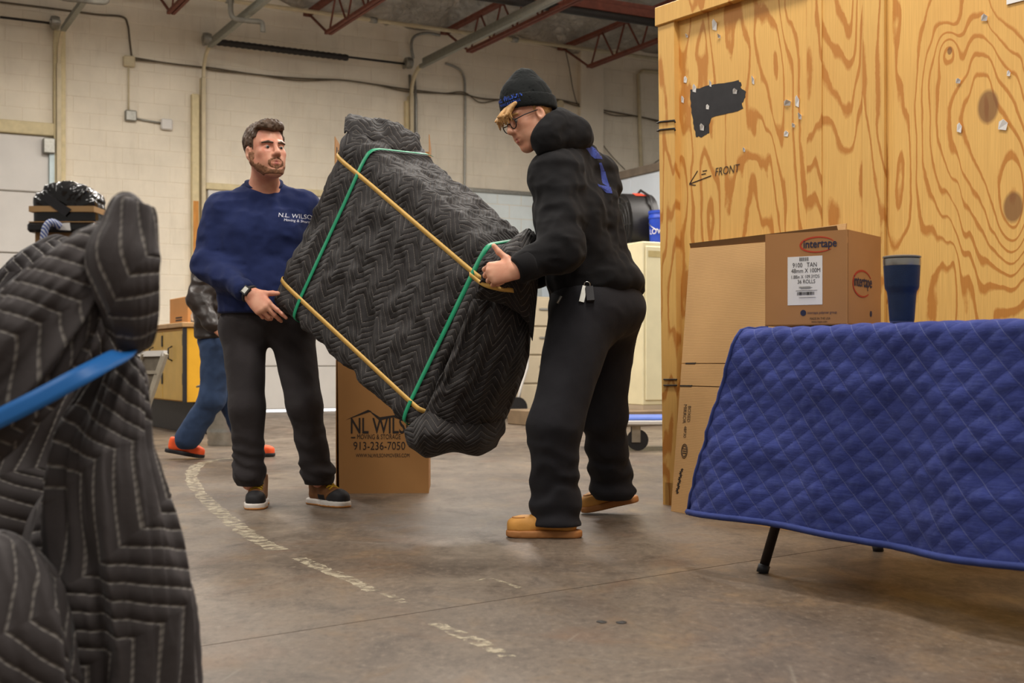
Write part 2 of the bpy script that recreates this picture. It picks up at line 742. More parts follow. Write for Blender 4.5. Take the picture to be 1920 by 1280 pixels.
floor_strip('paint_line', [(480, 858), (420, 860), (375, 870), (360, 888), (364, 908), (385, 935), (420, 966), (470, 1004), (522, 1031)], 0.075)
floor_strip('paint_line', [(560, 1046), (610, 1068), (660, 1088), (700, 1108)], 0.05, 30)
floor_strip('paint_line', [(722, 1112), (760, 1130)], 0.03, 12)
floor_strip('paint_line', [(815, 1168), (860, 1188), (900, 1205), (955, 1232)], 0.045, 26)
floor_strip('paint_line', [(892, 1090), (920, 1085), (975, 1102)], 0.02, 16)
for q, lab in [(((1115, 1163), (1140, 1168)), 'flat dark dry leaf lying by itself on the bare concrete'), (((1155, 1168), (1178, 1166)), 'smaller curled dark leaf scrap beside the flat leaf on the concrete')]:
    c = (F(*q[0]) + F(*q[1])) / 2
    mb = MB()
    n = 9
    mb.add([(c.x + math.cos(a * 6.283 / n) * (0.011 + 0.007 * R.random()), c.y + math.sin(a * 6.283 / n) * (0.012 + .012 * R.random()), 0.0015) for a in range(n)] +
           [(c.x, c.y, 0.004)], [(k, (k + 1) % n, n) for k in range(n)])
    tag(mb.build('leaf_scrap', m_dark), lab, 'scrap', 'dark leaf scraps on the open floor')

# ---------------------------------------------------------------- back wall of painted concrete blocks
wall = MB().box(-8.2, 10.5, 0.0035, 0.22, 0, 5.75).build('wall_back', m_mortar, kind='structure')
wall.location = W0
wall.rotation_euler = (0, 0, WANG)
BW, BH, G = 0.406, 0.203, 0.006
bme = {}
for nm, mm in (('cream', m_wall), ('white', m_wallblue)):
    o = MB().box(G / 2, BW - G / 2, 0.0, 0.03, G / 2, BH - G / 2, 0.003).build('concrete_block', mm, wall)
    bme[nm] = o.data
    bpy.data.objects.remove(o)
uA = WL(100, 400).x
uB0, uB1, zB = WL(388, 400).x, WL(764, 400).x, 2.98
uW = WL(790, 400).x
uPart = WL(1018, 400).x
cand = []
for r in range(28):
    z0 = r * BH
    for c in range(-21, 26):
        u0 = c * BW + (BW / 2 if r % 2 else 0)
        um = u0 + BW / 2
        if um < uA + 0.1 and z0 + BH < 3.6: continue
        if uB0 - 0.1 < um < uB1 + 0.1 and z0 + BH < zB + 0.15: continue
        white = uW < um < 9 and z0 < 3.2
        cand.append((u0, z0, 'white' if white else 'cream'))


def px_of(u, z):
    p = W0 + Vector((0.880, 0.4746, 0)) * u
    return 960 + FPX * p.x / p.y, HZ - (z - CAMZ) / p.y * FPX


vis, rest = [], []
for q in cand:
    x, y = px_of(q[0] + .2, q[1] + .1)
    clear = (y < 470 and 60 < x < 1240 and y > 40) and not (700 < y) and \
        not (375 < x < 590 and y > 215) and not (560 < x < 985 and y > 240 + max(0, x - 650) * 0.6 and y > 250) and \
        not (930 < x < 1150 and y > 150)
    (vis if clear else rest).append(q)
R2 = random.Random(5)
R2.shuffle(vis)
rest += vis[300:]
for u0, z0, k in vis[:300]:
    o = bpy.data.objects.new('concrete_block', bme[k])
    col.objects.link(o)
    o.parent = wall
    o.location = (u0, -0.0006 * R2.random(), z0)
for k, mm in (('cream', m_wall), ('white', m_wallblue)):
    mb = MB()
    for u0, z0, kk in rest:
        if kk == k:
            mb.box(u0 + G / 2, u0 + BW - G / 2, 0.0, 0.03, z0 + G / 2, z0 + BH - G / 2, 0.004)
    mb.build('block_courses', mm, wall, kind='stuff')


def on_wall(o):
    o.location = W0
    o.rotation_euler = (0, 0, WANG)
    return o


def wtube(mb, pts, r, s=0.03, n=6, smooth=0):
    q = [WL(a, b, s) for a, b in pts]
    if smooth: q = [Vector(x) for x in catmull(q, smooth)]
    mb.tube(q, r, n)
    return mb


# overhead door with closed white sections between its tracks (part of the setting)
d2 = on_wall(empty('door_2', kind='structure'))
nsec = 5
for i in range(nsec):
    z0, z1 = 0.035 + i * (zB - 0.035) / nsec, 0.035 + (i + 1) * (zB - 0.035) / nsec
    MB().box(uB0, uB1, -0.05, 0.0, z0 + 0.004, z1 - 0.004, 0.01).build('door_section', m_doorw, d2)
MB().box(uB0 - .05, uB1 + .05, -0.07, 0.0, zB, zB + 0.09, 0.01).build('door_head_trim', m_tan, d2)
m_gap = NT('daylight_gap')
m_gap.out((0, 0, 0), 1.0)
m_gap.set(m_gap.b.inputs['Emission Color'], (1, 1, 1))
m_gap.b.inputs['Emission Strength'].default_value = 1.6
MB().box(uB0, uB1, -0.02, 0.0, 0.002, 0.035).build('daylight_gap', m_gap.m, d2)
d1 = on_wall(empty('door_1', kind='structure'))
zA = WL(60, 255).z
zs = [0.0] + [WL(60, y).z for y in (700, 590, 476, 361)] + [zA]
for a, b in zip(zs[:-1], zs[1:]):
    MB().box(-8.0, uA - 0.06, -0.05, 0.0, a + 0.006, b - 0.006, 0.012).build('door_section', m_doorw, d1)
MB().box(-8.0, uA + 0.05, -0.08, 0.02, zA + 0.01, zA + 0.17, 0.01).build('door_head_trim', m_tan, d1)
MB().box(uA - 0.06, uA + 0.0, -0.10, 0.0, 0, zA - .05).build('door_edge_seal', M('seal_pale_blue', srgb(205, 222, 226), .6), d1)
MB().box(uA - 0.14, uA - 0.0, -0.16, 0.0, zA - 0.22, zA - 0.03, .01).build('door_roller_bracket', m_galv, d1)


def door_hardware(name, lab, px, py_top, s_track, post_px, shaft=None, spring=None, bear=None):
    o = on_wall(empty(name, label=lab, cat='door track'))
    a = WL(px, py_top, 0.25)
    u = a.x
    mb = MB()
    # angle-iron track dropping down the wall and turning to run below the joists
    mb.box(u - 0.028, u + 0.028, -0.14, -0.105, 0.0, a.z - 0.35)
    mb.box(u - 0.028, u - 0.020, -0.14, -0.03, 0.0, a.z - 0.35)
    arc = [Vector((u, -0.125 - 0.33 * (1 - math.cos(t_)), a.z - 0.35 + 0.35 * math.sin(t_))) for t_ in np.linspace(0, math.pi / 2, 9)]
    for p_, q_ in zip(arc[:-1], arc[1:]): mb.bar(p_, q_, 0.055, 0.035, (1, 0, 0))
    mb.build('vertical_track', m_pipe, o)
    mb = MB()
    mb.bar((u, -0.455, a.z), (u, -s_track, a.z), 0.06, 0.05)
    mb.bar((u + 0.03, -0.455, a.z + 0.05), (u + 0.03, -s_track, a.z + 0.05), 0.012, 0.14)
    mb.build('horizontal_track', m_track, o)
    if post_px:
        u0, u1 = WL(post_px[0], 300).x, WL(post_px[1], 300).x
        MB().box(u0, u1, -0.09, 0.0, post_px[2], post_px[3], 0.008).build('jamb_post', m_tan, o)
    if bear:
        c = WL(*bear, 0.18)
        mb = MB().lathe([(0.0, -0.05), (0.075, -0.05), (0.085, 0.0), (0.075, 0.05), (0.0, 0.05)], 14, c, 'x')
        mb.lathe([(0.0, -0.065), (0.035, -0.065), (0.035, 0.065), (0.0, 0.065)], 10, c, 'x')
        mb.box(c.x - 0.015, c.x + 0.015, c.y, 0.0, c.z - 0.05, c.z + 0.05)
        mb.build('cable_drum', m_galv, o, angle=40)
    if shaft:
        b, c = WL(*shaft[0], 0.18), WL(*shaft[1], 0.18)
        c.z = b.z = (b.z + c.z) / 2
        MB().tube([b, c], 0.016, 8).build('torsion_shaft', m_dark, o, True)
    if spring:
        b, c = WL(*spring[0], 0.18), WL(*spring[1], 0.18)
        c.z = b.z = (b.z + c.z) / 2
        n = 46
        mb = MB().tube([b.lerp(c, k / n) for k in range(n + 1)], [0.048 if k % 2 else 0.040 for k in range(n + 1)], 12)
        mb.build('torsion_spring', m_dark, o, True)
    return o


door_hardware('door_track', 'grey steel door track with dark coil spring, beside the tan wood post', 386, 92, 9.0, (357, 371, 3.95 - 3.95 + 1.2, WL(365, 178).z), ((388, 77), (760, 118)), ((405, 79), (652, 108)), (388, 73))
door_hardware('door_track', 'bent grey steel door track above the tall carton', 778, 130, 9.0, (757, 763, 0, WL(760, 190).z), None, None, (766, 118))
door_hardware('door_track', 'grey steel door track beside the white door seal', 113, 62, 6.0, (99, 121, 0, WL(110, 60).z), ((0, 32), (100, 44)), None, (103, 42))
u0, u1 = WL(359, 500).x, WL(369, 500).x
tag(on_wall(MB().box(u0, u1, -0.085, 0.0, 0, 1.2, .006).box(u0, u1, -0.095, -0.09, 1.2, WL(365, 378).z).build('timber_stud', m_woodraw)), 'bare orange timber stud at the foot of the cream jamb post', 'stud')

# conduits, boxes and cables on the wall
o = on_wall(empty('conduit', label='thin conduit with two small boxes and a white switch plate', cat='conduit'))
wtube(MB(), [(0, 4), (90, 15), (180, 27), (228, 31), (239, 45), (243, 75), (247, 108)], 0.013, 0.03, 6, 30).build('top_run', m_wire, o, True)
wtube(MB(), [(241, 118), (241, 212)], 0.012).build('drop', m_pipe, o, True)
wtube(MB(), [(252, 222), (303, 231)], 0.013).build('side_run', m_galv, o, True)
for nm, (x, y), w, mm in (('junction_box', (241, 116), 0.075, m_pipe), ('outlet_box', (244, 218), 0.075, m_galv), ('switch_plate', (311, 234), 0.075, m_doorw)):
    c = WL(x, y)
    MB().box(c.x - w, c.x + w, -0.07, 0, c.z - w * .95, c.z + w * .95, 0.015).build(nm, mm, o)
o = on_wall(empty('wall_cable', label='dark cable strung across the blocks from the small junction box', cat='cable'))
for dy, r in ((0, 0.012), (4, 0.009)):
    wtube(MB(), [(250, 108 + dy), (310, 118), (370, 125), (400, 128 + dy), (480, 140), (560, 147 + dy), (640, 150), (700, 158), (760, 167 + dy), (830, 175), (870, 177 - dy), (900, 184 + dy * 2), (940, 187), (1000, 186 + dy),
               (1040, 186), (1080, 194 + dy), (1110, 202), (1150, 210 + dy * 1.5), (1200, 219), (1260, 232 + dy)], r, 0.05, 5, 90).build('cable_strand', m_wire, o, True)
tag(on_wall(wtube(MB(), [(835, 119), (850, 124), (864, 133), (871, 150), (872, 180), (872, 230), (871, 360), (871, 560)], 0.016, 0.03, 6, 40).build('conduit', m_galv, smooth=True)), 'single grey conduit dropping straight behind the wrapped load', 'conduit')
o = on_wall(empty('twin_pipe', label='pair of slim grey pipes running up the wall behind the tall carton', cat='pipe'))
for x in (771, 780):
    wtube(MB(), [(x, 560), (x, 190), (x - 3 + 0, 140)], 0.02, 0.05).build('pipe', m_galv, o, True)
wtube(MB(), [(775, 110), (771, 84), (778, 68), (800, 62), (825, 66)], 0.02, 0.06, 6, 24).build('pipe_elbow', m_galv, o, True)
tag(on_wall(wtube(MB(), [(1203, 318), (1200, 240), (1197, 140), (1205, 133), (1260, 137)], 0.03, 0.06, 8).build('drain_pipe', m_pipe, smooth=True)), 'cream pipe rising from the top of the white partition', 'pipe')
tag(on_wall(wtube(MB(), [(1060, 92), (1068, 130), (1075, 170), (1085, 198), (1104, 206), (1112, 228), (1125, 262), (1145, 290), (1172, 318)], 0.008, 0.07, 5, 40).build('loose_cable', m_wire, smooth=True)), 'loose thin cable hanging in a curve down to the partition', 'cable')
tag(on_wall(wtube(MB(), [(1210, 318), (1228, 305), (1250, 290)], 0.008, 0.06, 5, 12).build('loose_cable', m_wire, smooth=True)), 'short slack cable slanting up from the partition beside the crate', 'cable')
c = WL(1048, 196)
tag(on_wall(MB().lathe([(0, -0.06), (0.06, -0.06), (0.075, -0.01), (0.075, 0.0)], 16, (c.x, 0, c.z), 'y').build('wall_fitting', m_pipe, angle=40)), 'small round cream wall fitting behind the knit cap', 'fitting')
# shallow pilaster
u0 = WL(1083, 200).x
on_wall(MB().box(u0, u0 + 0.42, -0.10, 0.02, 3.2, 5.6, .01).build('trim_1', m_wall, kind='structure'))
on_wall(MB().box(uW - .05, u0, -0.03, 0.02, 3.2, 3.26, .008).build('trim_2', m_galv, kind='structure'))

# white partition running out from the back wall
pa, pb = Vector((0.45, 19.35, 0)), Vector((3.6, 13.4, 0))
pd = (pb - pa).normalized()
part = empty('wall_right', pa, math.atan2(pd.y, pd.x), kind='structure')
L = (pb - pa).length
m_board = M('white_board', srgb(218, 228, 238), 0.6, 0.04, 2)
x = 0
while x < L:
    MB().box(x + .003, min(x + 1.22, L) - .003, 0, 0.10, 0, 3.16, 0.004).build('panel', m_board, part)
    x += 1.22
MB().box(0, L, -0.03, 0.13, 3.16, 3.27, 0.01).build('top_rail', M('weathered_rail', srgb(118, 106, 92), .8, .2, 6), part)

# ---------------------------------------------------------------- roof: sagging foil insulation over red steel joists
t = NT('insulation_foil')
v = t.coord('pos')
a = t.noise(v, 1.6, 6, 0.65, 1.2)
b = t.noise(v, 7.0, 6, 0.6, 2.0)
m_foil = t.out(t.ramp(a, [(0.3, srgb(176, 170, 158)), (0.7, srgb(230, 225, 214))]), t.ramp(b, [(0.3, 0.3), (0.7, 0.55)]), t.bump(b, 1.0, 0.16), spec=0.6)
nu, nv = 180, 90
uu, ss = np.meshgrid(np.linspace(-8.5, 10.5, nu), np.linspace(0.0, 9.5, nv), indexing='ij')
JU = [WL(320, 25, .9).x, WL(615, 62, .9).x, WL(880, 97, .9).x, WL(1105, 125, .9).x]
zz = 5.74 + 0.15 * fbm(np.stack([uu * .8, ss * .8, 0 * uu], -1), 4) + 0.09 * np.abs(fbm(np.stack([uu * 2.3, ss * 2.3, 3 + 0 * uu], -1), 3))
zz -= 0.22 * np.clip(1 - ss / 0.7, 0, 1)
ceil = grid_mesh('ceiling', np.stack([uu, -ss, zz], -1), np.stack([uu, ss], -1), m_foil, thick=0.05, kind='structure')
on_wall(ceil)
step = (JU[3] - JU[0]) / 3
for i, u in enumerate([JU[0] - step] + JU + [JU[3] + step, JU[3] + 2 * step]):
    zb = WL(615, 62, .9).z
    s0, s1 = 0.9, 9.3
    j = MB().box(u - 0.05, u - 0.008, -s1, -s0, zb - 0.022, zb + 0.02).box(u + 0.008, u + 0.05, -s1, -s0, zb - 0.022, zb + 0.02).build('joist', m_red, ceil)
    MB().box(u - 0.05, u + 0.05, -s1, -0.05, zb + 0.42, zb + 0.47).build('top_chord', m_red, j)
    MB().bar((u, -s0, zb), (u, -0.15, zb + 0.43), 0.025).build('end_brace', m_red, j)
    k = 0
    s = s0 + 0.05
    while s < 7.0:
        MB().bar((u, -s, zb), (u, -s - 0.24, zb + 0.43), 0.02).build('web_bar', m_red, j)
        MB().bar((u, -s - 0.62, zb), (u, -s - 0.30, zb + 0.43), 0.02).build('web_bar', m_red, j)
        s += 0.66
# sprinkler line, drops and cross beams
o = on_wall(empty('sprinkler_pipe', label='long thin pale pipe slung under the roof joists', cat='pipe'))
pts = [WL(262, -1, 0.8), WL(628, 28, 0.8), WL(892, 80, 0.8)]
zt = pts[1].z
MB().tube([Vector((pts[0].x - 2, -0.8, zt)), Vector((pts[2].x + 3.5, -0.8, zt))], 0.028, 8).build('pipe', m_pipe, o, True)
for x in (430, 700, 965):
    c = WL(x, 0, 0.8)
    MB().lathe([(0.04, -0.05), (0.045, 0), (0.04, 0.05)], 10, (c.x, -0.8, zt), 'x').build('coupling', m_galv, o, True)
for lab, pts in (('grey sprinkler drop pipe bent sideways beside the dark coil spring', [(430, -60), (432, 0), (433, 24), (440, 35), (465, 39), (488, 41), (492, 47), (493, 60)]),
                 ('grey bent pipe stub high above the white overhead door', [(60, -30), (110, -6), (150, 0), (190, 4), (200, 0), (203, -12)])):
    tag(on_wall(wtube(MB(), pts, 0.032, 2.2, 8, 30).build('sprinkler_drop', M('old_pipe_grey', srgb(112, 108, 98), .7, .2, 12), smooth=True)), lab, 'pipe')
for lab, a, b, r, mm in (('dark red cross beam passing under the roof insulation', (1050, -8), (1245, 42), 0.10, m_red), ('black gas pipe running beside the dark red cross beam', (960, -8), (1245, 54), 0.055, m_dark)):
    p, q = WL(*a, 3.2), WL(*b, 3.2)
    z = (p.z + q.z) / 2
    if r > 0.09:
        ob = MB().box(p.x - 3, q.x + 3, -3.26, -3.14, z - .05, z + .05, .006).box(p.x - 3, q.x + 3, -3.21, -3.19, z, z + .12).build('cross_beam', mm)
    else:
        ob = MB().tube([Vector((p.x - 3, -3.2, z)), Vector((q.x + 3, -3.2, z))], r, 10).build('gas_pipe', mm, smooth=True)
    tag(on_wall(ob), lab, 'beam' if r > .09 else 'pipe')
# ================================================================ wooden storage crate
t = NT('fir_plywood')


def ply(name, knots, seed, orange=1.0):
    t = NT(name)
    co = t.n('ShaderNodeTexCoord').outputs['Object']
    mp = t.n('ShaderNodeMapping')
    mp.inputs['Location'].default_value = (seed * 3.7, seed, seed * 1.3)
    mp.inputs['Scale'].default_value = (2.6, 1, 0.6)
    t.t.links.new(co, mp.inputs['Vector'])
    f = t.noise(mp.outputs[0], 1.0, 3, 0.45, 0.35)
    kmask = None
    for kx, kz, kr in knots:
        sub = t.n('ShaderNodeVectorMath', operation='SUBTRACT')
        t.t.links.new(co, sub.inputs[0])
        sub.inputs[1].default_value = (kx, 0, kz)
        mu = t.n('ShaderNodeVectorMath', operation='MULTIPLY')
        t.t.links.new(sub.outputs[0], mu.inputs[0])
        mu.inputs[1].default_value = (1.0, 0, 0.72)
        ln = t.n('ShaderNodeVectorMath', operation='LENGTH')
        t.t.links.new(mu.outputs[0], ln.inputs[0])
        d = ln.outputs[1]
        g = t.math('POWER', 2.718, t.math('MULTIPLY', t.math('MULTIPLY', d, d), -1.0 / (kr * 4.2) ** 2))
        f = t.math('ADD', f, t.math('MULTIPLY', g, 0.42 * min(1.0, kr / 0.035)))
        m_ = t.ramp(t.math('DIVIDE', d, kr), [(0.75, 1.0), (1.05, 0.0)])
        kmask = m_ if kmask is None else t.math('MAXIMUM', kmask, m_)
    f = t.math('ADD', f, t.math('MULTIPLY', t.noise(t.coord('obj', (9, 1, 5)), 2.0, 4, 0.6), 0.022))
    band = t.math('FRACT', t.math('MULTIPLY', f, 16.0))
    thr = t.math('SUBTRACT', 1.06, t.math('MULTIPLY', t.noise(t.coord('obj', (2.2, 1, .8)), 2.3, 3, 0.5), 0.78))
    b = t.math('MULTIPLY', t.math('SUBTRACT', band, thr), 9.0, clamp=True)
    b = t.math('MULTIPLY', b, t.ramp(band, [(0.93, 1.0), (1.0, 0.0)]))
    cl = t.mix(b, sc(srgb(231, 184, 104), orange), sc(srgb(194, 130, 58), orange))
    fine = t.noise(t.coord('obj', (90, 1, 2.2)), 2.0, 5, 0.6)
    cl = t.mix(t.math('MULTIPLY', t.ramp(fine, [(0.35, 0.0), (0.7, 1.0)]), 0.28), cl, srgb(150, 96, 40))
    big = t.noise(t.coord('obj', (1, 1, 1)), 1.4, 4)
    cl = t.mix(t.math('MULTIPLY', t.ramp(big, [(0.4, 0.0), (0.75, 1.0)]), 0.25), cl, srgb(190, 122, 50))
    if kmask is not None:
        cl = t.mix(t.math('MULTIPLY', kmask, .8), cl, srgb(120, 80, 50))
    return t.out(cl, 0.58, t.bump(t.math('ADD', b, fine), 0.10, 0.003), spec=0.35)


CX = Vector((0.568, -0.823, 0))
CO = Vector((0.771, 6.109, 0))
crate = empty('storage_crate', CO, math.atan2(CX.y, CX.x), label='tall plywood storage crate with battens, a black paint smear and torn paper scraps', cat='crate')


def CR(px, py, off=0.0):
    q = (px - 960) / FPX
    s = (CO.y * q - CO.x) / (0.568 + 0.823 * q)
    D = CO.y - 0.823 * s
    return s, CAMZ + (HZ - py) / FPX * D


def cz(px, py): return CR(px, py)
H_C = 2.37
knots = [(*CR(1852, 200), 0.05), (*CR(1899, 388), 0.045), (*CR(1780, 95), 0.012)]
m_ply1, m_ply2, m_ply3 = ply('plywood_sheet_a', [], 1.0), ply('plywood_sheet_b', [], 4.0, 0.97), ply('plywood_sheet_c', knots, 9.0, 1.02)
m_batten = ply('pine_batten', [], 6.0, 0.95)
xs = [CR(1250, 400)[0], CR(1277, 400)[0], CR(1514, 400)[0], CR(1542, 400)[0], CR(1622, 400)[0], CR(1663, 400)[0]]
CWID = 2.45
MB().box(xs[0] + .02, CWID, 0.03, 1.5, 0.1, H_C - 0.02).build('body', m_ply2, crate)
MB().box(xs[0] + .02, xs[2] + .01, 0.0, 0.03, 0.1, H_C).build('plywood_sheet', m_ply1, crate)
MB().box(xs[2] + .013, xs[4] + .01, 0.0, 0.03, 0.1, H_C).build('plywood_sheet', m_ply2, crate)
MB().box(xs[4] + .013, CWID, 0.002, 0.03, 0.1, H_C).build('plywood_sheet', m_ply3, crate)
MB().prism([(xs[0] + .008, 0.0), (xs[1] + .01, 0.0), (xs[1] - 0.018, H_C), (xs[0] - 0.03, H_C)], -0.03, 0.0).build('batten', m_batten, crate)
MB().box(xs[2], xs[3], -0.006, 0.0, 0, H_C - .085, .002).build('batten', m_batten, crate)
MB().box(xs[4], xs[5], -0.018, 0.0, 0, H_C - .085, .002).build('batten', m_batten, crate)
MB().box(xs[0] - 0.04, CWID, -0.042, 0.0, H_C - 0.075, H_C + 0.015, .003).build('top_rail', m_batten, crate)
MB().box(xs[0] + .02, CWID, -0.03, 0.0, 0.0, 0.11, .003).build('bottom_rail', m_batten, crate)
m_black = M('black_paint', srgb(34, 32, 34), 0.55, 0.3, 20)
outl = [(207, 462), (250, 452), (300, 440), (330, 431), (395, 424), (450, 412), (468, 430), (462, 452), (488, 470), (486, 500), (478, 524), (468, 528), (476, 560), (440, 574), (380, 586), (312, 605), (300, 640),
        (302, 680), (285, 690), (265, 708), (250, 700), (235, 702), (225, 662), (218, 620), (210, 560), (206, 510)]
pts = []
for i, (a, b) in enumerate(outl):
    c, d = outl[(i + 1) % len(outl)]
    for k in range(3):
        x, y = a + (c - a) * k / 3 + R.uniform(-3, 3), b + (d - b) * k / 3 + R.uniform(-3, 3)
        pts.append(CR(1220 + x * 0.3646, y * 0.3646))
MB().prism(pts, -0.0012, 0.0).build('paint_smear', m_black, crate)
m_marker = M('marker_ink', srgb(62, 44, 30), 0.7, 0.2)


def on_crate(a, b, y=-0.0012):
    s, z = CR(1220 + a * 0.3646, b * 0.3646)
    return Vector((s, y, z))


o_ = on_crate(330, 905)
text_on('lettering', 'FRONT', 0.052, o_, (1, 0, 0.0), (0.05, 0, 1), m_marker, crate, lift=0.001, shear=0.12, xs=0.92)
mb = MB()
for a, b in (((312, 903), (202, 945)), ((242, 878), (200, 946)), ((200, 948), (232, 952)), ((268, 880), (290, 876)), ((262, 897), (284, 892))):
    mb.bar(on_crate(*a), on_crate(*b), 0.004, 0.0015, (0, 1, 0))
mb.build('arrow_mark', m_marker, crate)
m_paper = M('white_paper', srgb(236, 232, 226), 0.8, 0.05)
for a, b in [(333, 130), (357, 187), (181, 410), (310, 430), (530, 413), (708, 530), (757, 522), (772, 598), (738, 645), (700, 688), (483, 770), (167, 512), (1585, 417), (1843, 378), (1815, 643), (1590, 658), (1720, 92),
             (437, 470), (228, 455), (268, 655), (295, 550), (190, 185)]:
    p = on_crate(a, b, -0.001)
    w, h = R.uniform(.008, .017), R.uniform(.008, .02)
    if (a, b) in ((757, 522), (708, 530), (700, 688), (333, 130), (1815, 643)): w, h = w * 1.5, h * 1.4
    curl = R.uniform(.004, .018)
    vs = [(p.x - w, p.y, p.z - h * .6), (p.x + w * .5, p.y, p.z - h), (p.x + w * .9, p.y - curl * .3, p.z + h * .2), (p.x + w * .2, p.y - curl, p.z + h), (p.x - w * .7, p.y - curl * .5, p.z + h * .7)]
    vs += [(q[0], q[1] - .0012, q[2]) for q in vs]
    MB().add(vs, [(0, 1, 2, 3, 4), (9, 8, 7, 6, 5)] + [(i, (i + 1) % 5, (i + 1) % 5 + 5, i + 5) for i in range(5)]).build('paper_scrap', m_paper, crate)
s_, z_ = CR(1888, 9)
MB().box(s_, s_ + .3, -.003, 0.0, z_, z_ + .21).build('paper_notice', m_paper, crate)
for y in (231, 246):                                     # bent steel clips on the crate edge
    s0, z0 = CR(1245, y)
    s1, z1 = CR(1276, y - 2)
    MB().tube([(s0 - .012, .02, z0), (s0 - .012, -.034, z0), (s0 + .01, -.034, z0 + .002), (s1 - .004, -.034, z1 + .006), (s1, -.034, z1 - .006)], 0.004, 6).build('steel_clip', m_dark, crate, True)
for y in (711, 722):
    s0, z0 = CR(1258, y)
    s1, z1 = CR(1279, y)
    MB().tube([(s0 - .012, .02, z0), (s0 - .012, -.034, z0), (s1, -.034, z1)], 0.004, 6).build('steel_clip', m_dark, crate, True)

# ================================================================ flattened carton leaning on the crate
t = NT('cardboard')
v = t.coord('pos')


def card(name, c, fl=True):
    t = NT(name)
    a = t.noise(t.coord('pos'), 3.0, 5)
    k = t.ramp(a, [(0.3, sc(c, .92)), (0.7, sc(c, 1.06))])
    nrm = None
    if fl:
        w = t.n('ShaderNodeTexWave', wave_type='BANDS', bands_direction='Z')
        t.set(w.inputs['Vector'], t.coord('pos'))
        w.inputs['Scale'].default_value = 42.0
        w.inputs['Distortion'].default_value = 0.4
        k = t.mix(t.math('MULTIPLY', w.outputs[1], 0.10), k, sc(c, .72))
        nrm = t.bump(w.outputs[1], 0.12, 0.002)
    return t.out(k, 0.75, nrm, spec=0.25)


m_card = card('corrugated_tan', srgb(208, 164, 110))
m_card2 = card('carton_brown', srgb(176, 126, 78), False)
m_card3 = card('carton_deep_tan', srgb(196, 140, 84), False)
m_cardedge = card('carton_edge', srgb(128, 92, 56), False)
m_ink = M('carton_ink', srgb(42, 36, 34), 0.7, 0.1)
m_inkblue = M('ink_dark_blue', srgb(40, 42, 66), 0.7, 0.1)
m_inkred = M('ink_red', srgb(190, 62, 34), 0.7, 0.1)

B0 = F(1258, 958)
ex = (F(1530, 1003) - B0).normalized()
upv = Vector((0.098, 0.068, 1.2265))
uph = upv.normalized()
fn = ex.cross(uph).normalized()
if fn.y > 0: fn = -fn
sheet = empty('cardboard_sheet', B0, label='big flattened tan carton leaning against the plywood crate', cat='cardboard')


def slab_q(pts, th, nrm):
    n = len(pts)
    vs = [p - nrm * 0 for p in pts] + [p - nrm * th for p in pts]
    return MB().add(vs, [tuple(range(n)), tuple(range(2 * n - 1, n - 1, -1))] + [(i, i + n, (i + 1) % n + n, (i + 1) % n) for i in range(n)])


LU = upv.length


def SP(a, h): return ex * a + uph * h
zc1 = (P(1290, 681, 5.88).z) / uph.z
zc2 = (P(1290, 723, 5.88).z) / uph.z
for (h0, h1a, h1b) in ((0.0, zc2 - .002, zc2 - .002), (zc2 + .002, zc1 - .002, zc1 - .002), (zc1 + .002, LU - .02, LU - .045)):
    slab_q([SP(0, h0), SP(0.95, h0), SP(0.95, h1b), SP(0, h1a)], 0.005, fn).build('panel', m_card, sheet)
slab_q([SP(0, 0) - fn * .008, SP(0.96, 0) - fn * .008, SP(0.96, LU + .01) - fn * .03, SP(0, LU - .003) - fn * .012], 0.005, fn).build('back_panel', m_card, sheet)
slab_q([SP(0.0, LU - .022) - fn * .004, SP(0.95, LU - .045) - fn * .004, SP(0.95, LU - 0.005) + fn * .012, SP(0.0, LU + .002) + fn * .006], 0.004, fn).build('top_flap', m_cardedge, sheet)
for h, a0, a1 in ((zc1, 0.03, 0.10), (zc2, 0.0, 0.085)):
    slab_q([SP(a0, h - .003) + fn * .0015, SP(a1, h - .003) + fn * .0015, SP(a1 + .006, h + .004) + fn * .0015, SP(a0, h + .003) + fn * .0015], 0.002, fn).build('slot', m_dark, sheet)


def sheet_px(px, py):
    """distance along and up the leaning sheet seen at a pixel"""
    d = Vector(((px - 960) / FPX, 1, (HZ - py) / FPX))
    o = Vector((0, 0, CAMZ))
    tt = (B0 - o).dot(fn) / d.dot(fn)
    q = o + d * tt - B0
    return q.dot(ex), q.dot(uph)


for body, px, py, size in (('BOXED', 1292, 760, .03), ('MIRROR', 1284, 757, .032), ('48P30', 1284, 798, .028)):
    a, h = sheet_px(px, py)
    text_on('lettering', body, size, SP(a, h), -uph, ex, m_ink, sheet, lift=0.0015, xs=0.75)
a, h = sheet_px(1284, 845)
mb = MB()
for rr in (0.032, 0.024):
    mb.tube([SP(a, h) + fn * .001 + ex * (math.cos(k * .3142) * rr * .7) + uph * (math.sin(k * .3142) * rr) for k in range(20)], 0.0012, 5, True)
for k in (-1, 0, 1): mb.bar(SP(a - .012, h + k * .01) + fn * .001, SP(a + .012, h + k * .01) + fn * .001, .003, .001, fn)
mb.build('round_stamp', m_ink, sheet)
mb = MB()
pr = None
for k in range(40):
    a, h = sheet_px(1279 - k * 0.24, 878 + k * 1.2)
    q = SP(a + 0.010 * math.sin(k * 2.1) + .004 * math.sin(k * .7), h) + fn * .001
    if pr is not None: mb.bar(pr, q, .0035, .001, fn)
    pr = q
mb.build('script_mark', m_ink, sheet)

